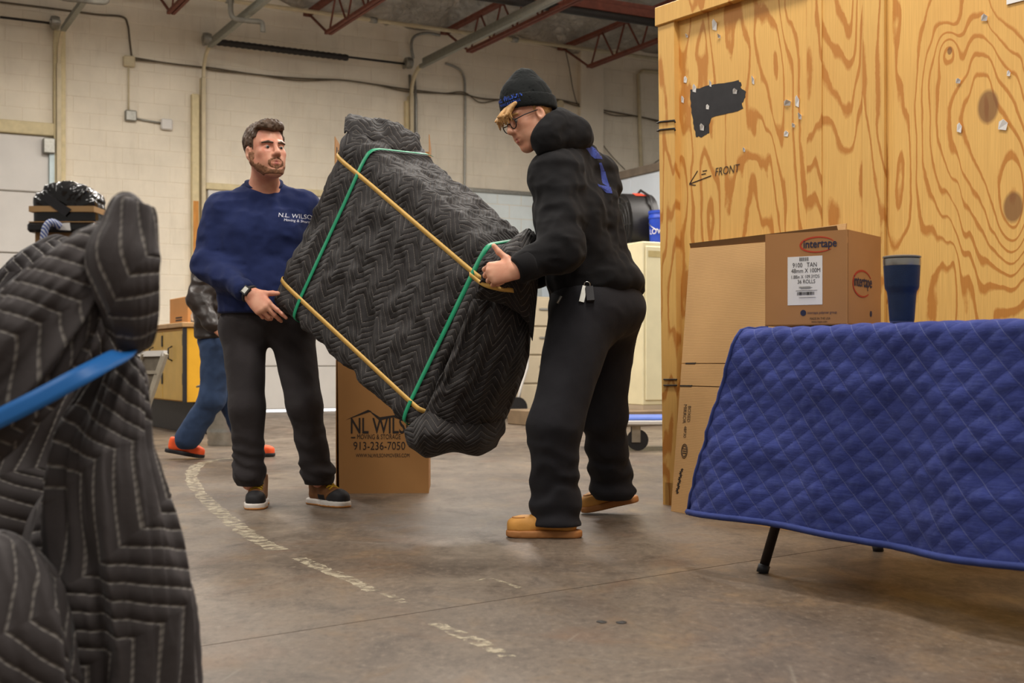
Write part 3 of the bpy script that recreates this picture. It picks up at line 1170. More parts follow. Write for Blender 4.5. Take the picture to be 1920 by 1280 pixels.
# ================================================================ folding table under a blue quilted blanket
TA, TB = Vector((0.486, -0.874, 0)), Vector((0.874, 0.486, 0))
TO = Vector((0.757, 4.10, 0))
TZ = 0.775
m_steel_dark = M('dark_steel_tube', srgb(58, 48, 42), 0.45, 0.2, 20, metal=0.5)
table = empty('folding_table', TO, math.atan2(TA.y, TA.x), label='folding table hidden under the blue quilted blanket, dark steel legs', cat='table')
MB().box(0.0, 1.83, 0.0, 0.76, TZ - 0.03, TZ, 0.008).build('table_top', m_tan, table)


def tl(p):
    d = Vector(p) - TO
    return Vector((d.dot(TA), d.dot(TB), p[2]))


for foot, dx in ((F(1429, 1074), 0), (F(1647, 1033), 0)):
    f = tl(foot)
    top = Vector((f.x + 0.12, 0.12 if f.y < .3 else 0.62, TZ - .03))
    if f.y > .3: top = Vector((f.x + .02, f.y - 0.20, TZ - .03))
    else: top = Vector((f.x + 0.06, f.y + 0.23, TZ - .03))
    lg = MB().tube([f + Vector((0, 0, .001)), top], 0.016, 12).build('leg', m_steel_dark, table, True)
    MB().tube([f + Vector((0, 0, 0.0)), f + (top - f) * .035], 0.0195, 12).build('foot_cap', m_black, lg, True)
for y, s in ((0.08, 1), (0.66, -1)):
    MB().tube([(1.62, y - s * .05, 0.001), (1.55, y + s * .08, TZ - .03)], 0.016, 12).build('leg', m_steel_dark, table, True)
MB().tube([(0.16, 0.10, TZ - .12), (0.16, 0.62, TZ - .12)], 0.012, 8).build('cross_brace', m_steel_dark, table, True)

t = NT('blue_quilt')
uvn = t.n('ShaderNodeTexCoord').outputs['UV']
sx = t.n('ShaderNodeSeparateXYZ')
t.t.links.new(uvn, sx.inputs[0])
QW, QH = 0.085, 0.071
l1 = t.math('ADD', t.math('DIVIDE', sx.outputs[0], QW), t.math('DIVIDE', sx.outputs[1], QH))
l2 = t.math('SUBTRACT', t.math('DIVIDE', sx.outputs[0], QW), t.math('DIVIDE', sx.outputs[1], QH))


def dist_line(l): return t.math('ABSOLUTE', t.math('SUBTRACT', t.math('FRACT', t.math('ADD', l, 0.5)), 0.5))


s1, s2 = dist_line(l1), dist_line(l2)
nn = t.noise(t.coord('pos'), 5.0, 6, 0.65)
cl = t.ramp(nn, [(0.3, srgb(41, 49, 103)), (0.7, srgb(62, 72, 136))])
cl = t.mix(t.math('MULTIPLY', t.ramp(t.noise(t.coord('pos'), 40, 4), [(0.5, 0.0), (0.75, 1.0)]), 0.3), cl, srgb(76, 86, 128))
cl = t.mix(t.math('MULTIPLY', t.ramp(s1, [(0.0, 1.0), (0.05, 0.0)]), 0.5), cl, srgb(22, 30, 78))
cl = t.mix(t.math('MULTIPLY', t.ramp(s2, [(0.0, 1.0), (0.008, 0.8), (0.015, 0.0)]), 0.42), cl, srgb(132, 138, 168))
wr = t.noise(t.coord('uv', (6, 26, 1)), 1.6, 5, 0.6)
nb = t.bump(t.noise(t.coord('pos'), 220, 3), 0.15, 0.002)
nb = t.bump(wr, 0.35, 0.012, nb)
m_bq = t.out(cl, 0.92, nb, spec=0.12, **{'Sheen Weight': 0.06})
m_bhem = M('blue_hem', srgb(46, 58, 116), .9, .15, 20, .2)

blank = empty('moving_blanket', TO, math.atan2(TA.y, TA.x), label='blue diamond-quilted moving blanket draped over the folding table', cat='blanket')
na, nq = 260, 190
BT = TZ + 0.012
top_w, drop = 0.60, BT - 0.185
r_ = 0.035
qs = np.linspace(0, top_w + drop + 0.02, nq)
aa = np.linspace(0, 1, na)
A_, Q_ = np.meshgrid(aa, qs, indexing='ij')
over = np.clip(Q_ - top_w, 0, None)
fr = over / drop
a0 = -0.005 - 0.20 * np.clip(fr, 0, 1.2) ** 1.15 - 0.0 * fr
apos = a0 + A_ * (1.95 - a0)
ang = np.clip(over / (r_ * 1.571), 0, 1) * math.pi / 2
bpos = np.where(Q_ < top_w, top_w - Q_, 0.0) - r_ * np.sin(ang)
zpos = BT - r_ * (1 - np.cos(ang)) - np.clip(over - r_ * 1.571, 0, None)
fl = np.clip((over - r_ * 1.571) / drop, 0, 1)
bpos = bpos - fl * (0.035 + 0.022 * np.sin(apos * 7.0 + 0.6) + 0.014 * np.sin(apos * 13 + 2)) - 0.035 * fl * np.exp(-((apos + .15) / .2) ** 2)
zpos = zpos + fl * (0.008 * np.sin(apos * 5 + 1.0)) + 0.004 * (1 - np.clip(fr * 6, 0, 1)) * fbm(np.stack([apos * 6, Q_ * 6, 0 * Q_], -1), 2)
u_, v_ = A_ * 1.95, Q_
pil = (np.abs(np.sin(np.pi * (u_ / QW + v_ / QH))) * np.abs(np.sin(np.pi * (u_ / QW - v_ / QH)))) ** 0.5
wrk = fbm(np.stack([apos * 5, Q_ * 14, 0 * Q_], -1), 3)
dsp = 0.0065 * pil + 0.006 * wrk * (0.3 + 0.7 * np.clip(fr * 3, 0, 1))
bpos = bpos - dsp * np.sin(ang)
zpos = zpos + dsp * np.cos(ang) * 0.7
grid_mesh('quilt', np.stack([apos, bpos, zpos], -1), np.stack([u_, v_], -1), m_bq, blank)
ed = np.stack([apos, bpos, zpos], -1)[:, -1]
MB().tube([Vector(p) for p in ed[::4]], 0.011, 6).build('hem', m_bhem, blank, True)
ed2 = np.stack([apos, bpos, zpos], -1)[0, 80:]
MB().tube([Vector(p) for p in ed2[::4]], 0.007, 6).build('side_hem', m_bhem, blank, True)
A2, Q2 = np.meshgrid(np.linspace(0, 1, 40), np.linspace(0, .5, 50), indexing='ij')   # part hanging over the table end
grid_mesh('end_drop', np.stack([-0.012 - Q2 * .16 - .01 * np.sin(A2 * 9), A2 * .62 - .02, BT - Q2 * .95 - .003], -1), np.stack([A2 * .62, Q2], -1), m_bq, blank)

# tape carton on the table
near = P(1590, 609, 4.05)
near.z = 0
fx, rx = Vector((-1.4, 1, 0)).normalized(), Vector((0.714, 1, 0)).normalized()
zb, zt = BT + 0.012, P(1590, 430, 4.05).z
wf, wr_ = 0.282, 0.30
box = empty('tape_carton', near + Vector((0, 0, zb)), label='brown tape carton with white shipping label standing on the blue blanket', cat='carton')
hz = zt - zb


def bp(a, b, z): return fx * a + rx * b + Vector((0, 0, z))


def wallq(p, q, z0, z1, th=0.004):
    n = Vector((0, 0, 1)).cross(q - p).normalized()
    return slab_q([p + Vector((0, 0, z0)), q + Vector((0, 0, z0)), q + Vector((0, 0, z1)), p + Vector((0, 0, z1))], th, n)


cor = [bp(0, 0, 0), bp(wf, 0, 0), bp(wf, wr_, 0), bp(0, wr_, 0)]
for i, mm in enumerate((m_card2, m_card2, m_card2, m_card3)):
    p, q = cor[i], cor[(i + 1) % 4]
    n = Vector((0, 0, 1)).cross(q - p).normalized()
    slab_q([p, q, q + Vector((0, 0, hz)), p + Vector((0, 0, hz))], 0.004, n if n.dot(p + q - cor[0] - cor[2]) > 0 else -n).build('side_panel', mm, box)
MB().add([c + Vector((0, 0, z)) for z in (0.0, .004) for c in cor], [(0, 1, 2, 3), (7, 6, 5, 4), (0, 4, 5, 1), (1, 5, 6, 2), (2, 6, 7, 3), (3, 7, 4, 0)]).build('bottom_panel', m_card2, box)
MB().add([bp(a, b, z) for z in (hz - .004, hz) for a, b in ((.004, .004), (wf - .004, .004), (wf - .004, wr_ - .004), (.004, wr_ - .004))], [(0, 1, 2, 3), (7, 6, 5, 4), (0, 4, 5, 1), (1, 5, 6, 2), (2, 6, 7, 3), (3, 7, 4, 0)]).build('top_flap', m_card2, box)
nf = -rx * 1.0
nf = Vector((0, 0, 1)).cross(fx).normalized()
if nf.dot(rx) > 0: nf = -nf
nr = Vector((0, 0, 1)).cross(rx).normalized()
if nr.dot(fx) > 0: nr = -nr


def face_front(a, z, l=.0006): return fx * (wf * (1 - a)) + Vector((0, 0, hz * z)) + nf * l


def face_right(a, z, l=.0006): return rx * (wr_ * a) + Vector((0, 0, hz * z)) + nr * l


def ring(mb, c, ex_, ez_, n, rx_, rz_, a0, a1, w):
    pr = None
    for k in range(41):
        a = a0 + (a1 - a0) * k / 40
        q = c + ex_ * (math.cos(a) * rx_) + ez_ * (math.sin(a) * rz_)
        if pr is not None: mb.bar(pr, q, w * (0.4 + .6 * math.sin(math.pi * k / 41)), .0008, n)
        pr = q


UPZ = Vector((0, 0, 1))
text_on('lettering', 'intertape', 0.036, face_front(.47, .83), -fx, UPZ, m_inkblue, box, xs=0.86, bold=0.0006)
mb = MB()
ring(mb, face_front(.64, .86, .001), -fx, UPZ, nf, 0.058, 0.024, 0.35, 5.6, .0055)
mb.build('logo_ring', m_inkred, box)
lb = slab_q([face_front(.28, .22, .001), face_front(.70, .22, .001), face_front(.70, .74, .001), face_front(.28, .74, .001)], 0.0004, nf).build('shipping_label', m_paper, box)
for body, sz, a, z in (('9100   TAN', .021, .34, .625), ('48mm X 100M', .020, .325, .565), ('1.88in X 109.3YDS', .0155, .32, .505), ('36 ROLLS', .018, .40, .45)):
    text_on('lettering', body, sz, face_front(a, z, .0016), -fx, UPZ, m_ink, lb, xs=0.82, lift=.0004)
mb = MB()
for k in range(22):
    a = .40 + k * .0095
    mb.bar(face_front(a, .325, .0018), face_front(a, .36, .0018), .0007 + .0014 * R.random(), .0004, nf)
for k in range(8):
    a = .43 + k * .014
    mb.bar(face_front(a, .69, .0018), face_front(a, .73, .0018), .0012 + .0016 * R.random(), .0004, nf)
for z, a0, a1 in ((.415, .42, .56), (.405, .42, .58), (.395, .44, .56), (.30, .42, .62), (.375, .38, .64)):
    mb.bar(face_front(a0, z, .0018), face_front(a1, z, .0018), .0012, .0004, UPZ)
mb.build('bar_code', m_ink, lb, kind='stuff')
mb = MB()
c = face_front(.47, .135, .001)
mb.add([c + -fx * (math.cos(k * .5236) * .010) + UPZ * (math.sin(k * .5236) * .010) for k in range(12)], [tuple(range(12))])
mb.build('round_emblem', m_inkblue, box)
text_on('lettering', 'intertape polymer group', .0125, face_front(.52, .122), -fx, UPZ, m_inkblue, box, xs=.8)
text_on('lettering', 'MADE IN THE USA', .0105, face_front(.55, .06), -fx, UPZ, m_ink, box, xs=.8)
text_on('lettering', 'www.itape.com', .0105, face_front(.57, .028), -fx, UPZ, m_ink, box, xs=.8)
text_on('lettering', 'intertape', .052, face_right(.16, .42), rx, UPZ, m_inkblue, box, xs=0.86, bold=.0008)
mb = MB()
ring(mb, face_right(.42, .45, .001), rx, UPZ, nr, 0.085, 0.042, 0.5, 5.4, .0075)
mb.build('logo_ring', m_inkred, box)
mb = MB()
c = face_right(.68, .135, .001)
mb.add([c + rx * (math.cos(k * .5236) * .010) + UPZ * (math.sin(k * .5236) * .010) for k in range(12)], [tuple(range(12))])
mb.build('round_emblem', m_inkblue, box)

# steel tumbler
tp = P(1691, 607, 3.60)
tum = empty('travel_tumbler', (tp.x, tp.y, BT + .004), label='navy blue steel travel tumbler with clear lid on the blue blanket', cat='tumbler')
m_navy = M('navy_powder_coat', srgb(24, 42, 74), 0.42, 0.08, 60, 0.25, 400)
m_chrome = M('brushed_steel', srgb(190, 186, 178), 0.28, 0.06, 40, metal=1.0)
MB().lathe([(0.0, 0.004), (0.0335, 0.004), (0.0345, 0.01), (0.039, 0.075), (0.041, 0.088), (0.046, 0.096), (0.0475, 0.104), (0.0505, 0.160), (0.0, 0.160)], 40).build('body', m_navy, tum, angle=50)
MB().lathe([(0.0, 0.0), (0.032, 0.0), (0.0335, 0.005), (0.0, 0.005)], 36).build('base_ring', m_chrome, tum, angle=50)
MB().lathe([(0.0507, 0.160), (0.0515, 0.166), (0.0515, 0.179), (0.049, 0.18), (0.049, 0.160)], 40).build('rim', m_chrome, tum, angle=50)
MB().lathe([(0.0, 0.181), (0.0475, 0.181), (0.0525, 0.182), (0.0525, 0.186), (0.048, 0.188), (0.0, 0.187)], 40).build('lid', M('clear_lid_grey', srgb(120, 116, 110), .2, .05), tum, angle=50)

# ================================================================ tall moving carton behind the wrapped load
c0, c1, c2 = F(636, 925), F(806, 921), F(820, 906)
c1 = Vector((c1.x, c0.y + .02, 0))
cx_ = (c1 - c0).normalized()
cy_ = Vector((-cx_.y, cx_.x, 0))
cart = empty('moving_carton', c0, math.atan2(cx_.y, cx_.x), label='tall brown moving carton with black lettering standing behind the carried load', cat='carton')
W = (c1 - c0).length
HT = P(640, 256, c0.y).z
sk = -0.02
m_cartA = card('carton_kraft', srgb(166, 122, 74), False)
MB().prism([(0, 0), (W, 0), (W + .0, HT - .28), (sk, HT - .28)], 0, .004).build('front_panel', m_cartA, cart)
MB().box(W - .004, W, 0.004, W, 0, HT - .28).build('side_panel', m_cartA, cart)
MB().box(sk + .002, sk + .006, 0.004, W, 0, HT - .28).build('side_panel', m_cartA, cart)
MB().box(0, W, W - .004, W, 0, HT - .28).build('back_panel', m_cartA, cart)
MB().box(sk, W, W - .004, W, HT - .279, HT).build('open_flap', m_cartA, cart)
MB().box(sk - .004, sk, 0, W, HT - .279, HT - .0).build('open_flap', m_cartA, cart)
MB().box(W, W + .004, 0.0, W, HT - .279, HT + .015).build('open_flap', m_cartA, cart)
for k in range(3): MB().box(sk - .006, sk + .002, .06 + k * .1, .1 + k * .1, HT - .09, HT - .04, .003).build('hand_hole', m_dark, cart)


def ct(px, py):
    p = P(px, py, c0.y) - c0
    return Vector((p.dot(cx_), 0, p.z))


for body, x, y, s, xs_ in (('NL WILSON', 656, 812, .115, .66), ('MOVING & STORAGE', 669, 823, .036, .66), ('913-236-7050', 662, 843, .060, .80), ('WWW.NLWILSONMOVERS.COM', 667, 857, .027, .70)):
    text_on('lettering', body, s, ct(x, y), (1, 0, 0), (0, 0, 1), m_ink, cart, xs=xs_, bold=.0012 if s > .1 else 0)
mb = MB()
mb.add([ct(648, 787) + Vector((0, -.001, 0)), ct(690, 768) + Vector((0, -.001, 0)), ct(697, 771) + Vector((0, -.001, 0)), ct(690, 773) + Vector((0, -.001, 0))], [(0, 1, 2, 3)])
mb.add([ct(690, 768) + Vector((0, -.001, 0)), ct(712, 782) + Vector((0, -.001, 0)), ct(740, 778) + Vector((0, -.001, 0)), ct(760, 790) + Vector((0, -.001, 0)), ct(738, 782) + Vector((0, -.001, 0)), ct(711, 788) + Vector((0, -.001, 0))], [(0, 1, 2, 3, 4, 5)])
mb.bar(ct(658, 820) + Vector((0, -.001, 0)), ct(666, 820) + Vector((0, -.001, 0)), .001, .006)
mb.build('logo_mark', m_ink, cart)

# ================================================================ right background: platform, cabinets, fan, bucket, trolleys
m_cream = M('cream_enamel', srgb(214, 204, 168), .45, .06, 4)
m_grey = M('putty_enamel', srgb(166, 150, 128), .5, .06, 4)
m_putty = M('putty_drawer', srgb(186, 172, 146), .5, .05, 4)
K = Vector((1.36, 14.0, 0))
plat = tag(MB().box(-1.2, 1.0, -.35, .75, 0, .165, .01).build('timber_platform', M('worn_plywood', srgb(128, 108, 84), .7, .2, 4)), 'low worn timber platform carrying the cream locker and putty cabinet', 'platform')
plat.location = K
plat.rotation_euler = (0, 0, WANG)
PZ = .166


def at_k(px, py, D, name, **kw):
    p = P(px, py, D)
    return empty(name, (p.x, p.y, PZ), WANG, **kw)


lk = at_k(1205, 765, 13.85, 'steel_locker', label='cream steel locker standing beside the plywood crate', cat='locker')
zt = P(1205, 452, 13.85).z - PZ
MB().box(0, .62, 0, .34, 0.05, zt, .01).build('body', m_cream, lk)
MB().box(.03, .60, -.018, 0, .10, zt - .05, .008).build('door', m_cream, lk)
MB().box(0.0, .6, -.005, .3, 0, .05).build('plinth', m_grey, lk)
MB().box(.42, .45, -.05, -.018, zt * .5, zt * .5 + .14, .006).build('handle', m_chrome, lk)
MB().box(.06, .22, -.0205, -.018, zt - .17, zt - .10).build('label_card', M('old_tape', srgb(176, 158, 108), .6), lk)

fc = at_k(1180, 765, 14.2, 'filing_cabinet', label='tall putty filing cabinet under the black drum fan', cat='cabinet')
zf = P(1180, 482, 14.2).z - PZ
MB().box(0, .75, 0, .48, 0, zf, .006).build('body', m_grey, fc)
nd = 5
for k in range(nd):
    z0, z1 = .04 + k * (zf - .06) / nd, .04 + (k + 1) * (zf - .06) / nd
    d = MB().box(-.02, 0, .02, .46, z0 + .012, z1 - .012, .006).build('drawer', m_putty, fc)
    MB().box(-.035, -.02, .17, .31, (z0 + z1) / 2 + .03, (z0 + z1) / 2 + .055, .004).build('handle', m_chrome, d)
fc2 = empty('filing_cabinet', (P(1012, 765, 16.4).x, 16.4, 0), WANG, label='shorter tan filing cabinet seen between the wrapped load and black trousers', cat='cabinet')
zf = P(1012, 556, 16.4).z
MB().box(-.3, .45, 0, .7, 0, zf, .006).build('body', m_putty, fc2)
for k in range(4):
    z0, z1 = .04 + k * (zf - .06) / 4, .04 + (k + 1) * (zf - .06) / 4
    d = MB().box(-.28, .43, -.02, 0, z0 + .012, z1 - .012, .006).build('drawer', m_putty, fc2)
    MB().box(-.02, .16, -.035, -.02, (z0 + z1) / 2 + .03, (z0 + z1) / 2 + .055, .004).build('handle', m_chrome, d)

# drum fan on the filing cabinet
fc_c = P(1192, 425, 14.55)
fan = empty('drum_fan', (fc_c.x, fc_c.y, PZ + P(1180, 482, 14.2).z - PZ), 0.28, label='black steel drum fan with wire guard on the filing cabinet', cat='fan')
fz = fc_c.z - P(1180, 482, 14.2).z
FR = .37
m_fan = M('fan_black', srgb(30, 28, 28), .4, .2, 10)
MB().lathe([(FR, -.16), (FR + .012, -.165), (FR + .012, .165), (FR, .16), (FR - .012, .16), (FR - .012, -.16), (FR, -.16)], 40, (0.02, .1, fz), 'x').build('drum', m_fan, fan, angle=40)
for k in range(5):
    mb = MB()
    rr = .06 + k * .07
    mb.tube([(-.17, .1 + math.cos(a) * rr, fz + math.sin(a) * rr) for a in np.linspace(0, 6.283, 33)[:-1]], .006, 6, True)
    mb.build('guard_ring', m_fan, fan, True)
for k in range(8):
    a = k * math.pi / 4
    MB().tube([(-.18, .1 + math.cos(a) * .04, fz + math.sin(a) * .04), (-.165, .1 + math.cos(a) * FR, fz + math.sin(a) * FR)], .005, 5).build('guard_spoke', m_fan, fan, True)
for k in range(3):
    a = k * 2.094 + .4
    d1_, d2_ = Vector((0, math.cos(a), math.sin(a))), Vector((0, -math.sin(a), math.cos(a)))
    c = Vector((0.0, .1, fz))
    vs = [c + d1_ * .05 - d2_ * .03 + Vector((-.03, 0, 0)), c + d1_ * .31 - d2_ * .1 + Vector((-.06, 0, 0)), c + d1_ * .32 + d2_ * .08 + Vector((.05, 0, 0)), c + d1_ * .05 + d2_ * .03 + Vector((.03, 0, 0))]
    slab_q(vs, .006, Vector((1, 0, 0))).build('blade', m_galv, fan)
MB().lathe([(0, -.08), (.06, -.06), (.06, .1), (0, .1)], 16, (0, .1, fz), 'x').build('motor_hub', m_fan, fan, angle=40)
MB().tube([(.1, .1 - .42, 0.02), (.1, .1 - .42, fz), (.1, .1 - .3, fz + .32), (.1, .1, fz + .43), (.1, .1 + .3, fz + .32), (.1, .1 + .42, fz), (.1, .1 + .42, .02)], .014, 8).build('yoke', m_fan, fan, True)
MB().box(-.12, .22, -.36, -.30, 0.0, .035).box(-.12, .22, .50, .56, 0, .035).build('foot_rail', m_fan, fan)
a = 1.9
c = Vector((0.02, .1 + math.cos(a) * (FR + .014), fz + math.sin(a) * (FR + .014)))
MB().bar(c + Vector((-.05, 0, 0)), c + Vector((.07, 0, 0)), .13, .003, (0, math.cos(a), math.sin(a))).build('warning_label', M('label_red', srgb(200, 70, 48), .5), fan)

bk = P(1247, 452, 13.75)
bk = lk.location + BU * .37 + BV * .17
buck = empty('plastic_bucket', (bk.x, bk.y, P(1205, 452, 13.85).z + .001), label='blue plastic bucket on top of the cream locker', cat='bucket')
m_bb = M('bucket_blue', srgb(34, 66, 170), .4, .06, 4)
MB().lathe([(0, 0), (.128, 0), (.133, .01), (.142, .27), (.148, .275), (.148, .295), (.144, .30), (.144, .325), (.15, .33), (.15, .36), (.14, .36), (.13, .02), (0, .02)], 32).build('pail', m_bb, buck, angle=40)
mb = MB()
mb.tube([(math.cos(a) * .15, math.sin(a) * .15 - .02, .24 - .11 * math.sin(-a)) for a in np.linspace(-3.0, -.14, 20)], .004, 6)
mb.build('wire_handle', m_chrome, buck, True)
MB().tube([(-.04, -.172, .13), (.05, -.172, .13)], .012, 8).build('hand_grip', m_paper, buck, True)
vs, fs = text_mesh("LOWE'S", .085, 'CENTER')
mb = MB()
mb.add([(math.sin(x[0] / .142 - .25) * .1405, -math.cos(x[0] / .142 - .25) * .1405, .10 + x[1]) for x in vs], fs)
mb.build('lettering', m_paper, buck)

# platform trolley
td = empty('platform_trolley', (F(1160, 845).x, 9.8, 0), math.radians(4), label='flat platform trolley with blue deck, white rim and black rubber castors', cat='trolley')
z0 = P(1200, 797, 9.8).z
MB().box(-.25, .95, .0, .62, z0 + .012, z0 + .058, .012).build('deck', M('deck_blue', srgb(84, 112, 190), .45, .1, 8), td)
MB().box(-.262, .962, -.012, .632, z0, z0 + .036, .008).build('rim', m_doorw, td)
m_rub = M('black_rubber', srgb(34, 32, 32), .7, .1)
for cx0, cy0 in ((.155, .07), (.80, .07), (-.1, .52), (.80, .52), (-.1, .07)):
    cs = empty('castor')
    cs.parent = td
    rw = .082
    MB().lathe([(rw * .62, -.02), (rw, -.02), (rw, .02), (rw * .62, .02)], 24, (cx0, cy0, rw), 'y').build('tyre', m_rub, cs, angle=40)
    MB().lathe([(0, -.016), (rw * .62, -.016), (rw * .62, .016), (0, .016)], 24, (cx0, cy0, rw), 'y').build('wheel_disc', m_galv, cs, angle=40)
    MB().box(cx0 - .05, cx0 + .02, cy0 - .03, cy0 - .024, rw - .02, z0, .003).box(cx0 - .05, cx0 + .02, cy0 + .024, cy0 + .03, rw - .02, z0, .003).box(cx0 - .07, cx0 + .04, cy0 - .045, cy0 + .045, z0 - .012, z0).build('fork', m_galv, cs)

# hand truck far behind
hp = P(972, 750, 15.5)
ht = empty('hand_truck', (hp.x, 15.5, 0), WANG, label='white hand truck with small black wheels behind the carried load', cat='hand truck')
rw = .13
for y in (0, .42):
    MB().lathe([(0, -.03), (rw, -.03), (rw, .03), (0, .03)], 20, (-.02, y, rw), 'y').build('wheel', m_rub, ht, angle=40)
for y in (.06, .36):
    MB().tube([(.0, y, rw), (.07, y, .38), (.16, y, .62), (.18, y, 1.15)], .018, 8).build('frame_rail', m_doorw, ht, True)
for z, x in ((.4, .075), (.8, .165), (1.12, .18)):
    MB().tube([(x, .06, z), (x, .36, z)], .014, 8).build('cross_bar', m_doorw, ht, True)
MB().box(-.25, .0, .04, .38, .012, .024).build('toe_plate', m_galv, ht)
MB().tube([(-.02, -.02, rw), (-.02, .44, rw)], .012, 8).build('axle', m_galv, ht, True)

# ================================================================ left background: yellow cabinets, trash can
KC = Vector((P(350, 800, 12).x, 12.0, 0))
m_yel = M('yellow_enamel', srgb(226, 168, 40), .5, .06, 5)
m_yel2 = M('yellow_door_faded', srgb(206, 166, 82), .5, .08, 6)
cab = empty('base_cabinet', KC, WANG, label='row of yellow base cabinets with wooden worktop and black hinges', cat='cabinet')
zt, zd = P(350, 604, 12).z, P(350, 754, 12).z
MB().box(.0, .62, 0, 3.4, zd, zt - .05, .004).build('carcass', m_yel, cab)
MB().box(.08, .58, .04, 3.36, 0.0, zd, .004).build('plinth', m_black, cab)
dw = [0.03, .87, 1.63, 2.4, 3.2]
for a, b in zip(dw[:-1], dw[1:]):
    d = MB().box(-.022, 0, a + .012, b - .012, zd + .01, zt - .075, .004).build('door', m_yel2, cab)
    MB().tube([(-.022, (a + b) / 2 + .02, zt - .36), (-.06, (a + b) / 2 + .02, zt - .34), (-.06, (a + b) / 2 + .02, zt - .24), (-.022, (a + b) / 2 + .02, zt - .22)], .008, 6).build('pull_handle', m_dark, d, True)
    for z in (zt - .22, zd + .16):
        MB().box(-.032, -.02, a - .02, a + .02, z, z + .11, .003).build('hinge', m_black, d)
MB().box(-.035, -.0, -.012, .02, zd, zt - .05).build('corner_strip', m_black, cab)
MB().box(-.05, .66, -.03, 3.45, zt - .045, zt, .005).build('worktop', M('worktop_wood', srgb(176, 138, 92), .5, .15, 6), cab)
cb = P(337, 606, 12.2)
cc_ = empty('carton', (KC.x, KC.y, zt), WANG, label='plain tan carton standing on the yellow cabinet worktop', cat='carton')
MB().box(0.08, .52, .28, 1.0, 0.001, .26, .004).build('body', m_card3, cc_)
MB().box(0.28, .31, .279, 1.001, .2605, .262).build('tape_seam', m_card2, cc_)
MB().box(0.078, .08, .5, .75, .03, .045).box(.078, .08, .5, .75, .055, .07).build('print_mark', m_ink, cc_)
jr = empty('glass_jar', KC + BU * .12 + BV * .10 + Vector((0, 0, zt)), label='small clear glass jar beside the carton on the yellow cabinets', cat='jar')
gl = NT('jar_glass'); gl.out((.9, .92, .92), .08, **{'Transmission Weight': .85, 'IOR': 1.3})
MB().lathe([(0, 0), (.05, 0), (.055, .01), (.055, .07), (.045, .09), (.045, .1), (.041, .1), (.041, .09), (.05, .07), (.05, .012), (0, .01)], 24).build('bowl', gl.m, jr, True)
MB().lathe([(0, .1), (.048, .1), (.048, .118), (0, .118)], 24).build('lid', m_galv, jr, angle=40)

# slanted grey frame leaning before the cabinets
fr0 = empty('metal_frame', F(262, 818), label='grey metal rack frame leaning against the yellow cabinets', cat='frame')
b0 = F(262, 818)
m_fr = M('frame_grey', srgb(150, 142, 126), .55, .15, 10)
TLp, TRp = P(228, 664, 11.6) - b0, P(310, 662, 11.25) - b0
BLp, BRp = F(170, 812) - b0, F(255, 822) - b0
MB().bar(TRp, BRp, .04, .05).build('side_rail', m_fr, fr0)
MB().bar(TLp, BLp, .04, .05).build('side_rail', m_fr, fr0)
MB().bar(TLp, TRp, .045, .05).build('top_rail', m_doorw, fr0)
for k in (.22, .45, .7): MB().bar(TLp.lerp(BLp, k), TRp.lerp(BRp, k), .06, .03).build('cross_bar', m_fr, fr0)
MB().bar(TLp.lerp(TRp, .55), BLp.lerp(BRp, .55), .07, .02).build('centre_slat', m_fr, fr0)
slab_q([TLp, TRp, BRp, BLp], .012, Vector((0, -1, 0))).build('back_panel', M('rack_panel', srgb(96, 88, 76), .7, .3, 8), fr0)
for k in (.3, .55): MB().tube([TLp.lerp(BLp, k) * .4 + TRp.lerp(BRp, k) * .6 + Vector((-.09, -.05, 0)), TLp.lerp(BLp, k) * .4 + TRp.lerp(BRp, k) * .6 + Vector((.1, -.05, .02))], .035, 10).build('roller', m_galv, fr0, True)

tc = F(424, 836)
can = empty('trash_can', (tc.x, tc.y + .15, 0), label='galvanised steel trash can on the floor behind the walking person', cat='trash can')
pr = [(0, 0), (.178, 0), (.185, .02), (.18, .045), (.187, .06), (.183, .09), (.19, .105), (.186, .12)]
for k in range(1, 18): pr.append((.186 + .002 * k, .12 + k * .033))
pr += [(.228, .69), (.23, .70), (.22, .71), (.21, .70), (.18, .03), (0, .03)]
MB().lathe(pr, 40).build('body', M('can_zinc', srgb(178, 176, 168), .3, .18, 14, metal=.9), can, angle=50)
for s in (-1, 1):
    MB().tube([(s * .21, -.06, .5), (s * .26, -.06, .48), (s * .26, .06, .48), (s * .21, .06, .5)], .008, 6).build('handle', m_galv, can, True)
# ================================================================ people
def skin_mat(name, c, red):
    t = NT(name)
    a = t.noise(t.coord('pos'), 18, 4)
    b = t.noise(t.coord('pos'), 70, 3)
    k = t.ramp(a, [(0.35, c), (0.7, red)])
    return t.out(k, 0.48, t.bump(b, 0.06, 0.002), spec=0.4, **{'Subsurface Weight': 0.12, 'Subsurface Radius': (0.012, 0.005, 0.003), 'Subsurface Scale': 0.6})


def cloth(name, c, var=.12, rough=.92, bscale=260, bump=.18, scale=7):
    t = NT(name)
    v = t.coord('pos')
    k = t.ramp(t.noise(v, scale, 6, .65), [(.3, sc(c, 1 - var)), (.7, sc(c, 1 + var))])
    return t.out(k, rough, t.bump(t.noise(v, 28, 5), .22, .006, t.bump(t.noise(v, bscale, 3), bump, .0015)), spec=.15, **{'Sheen Weight': .04})


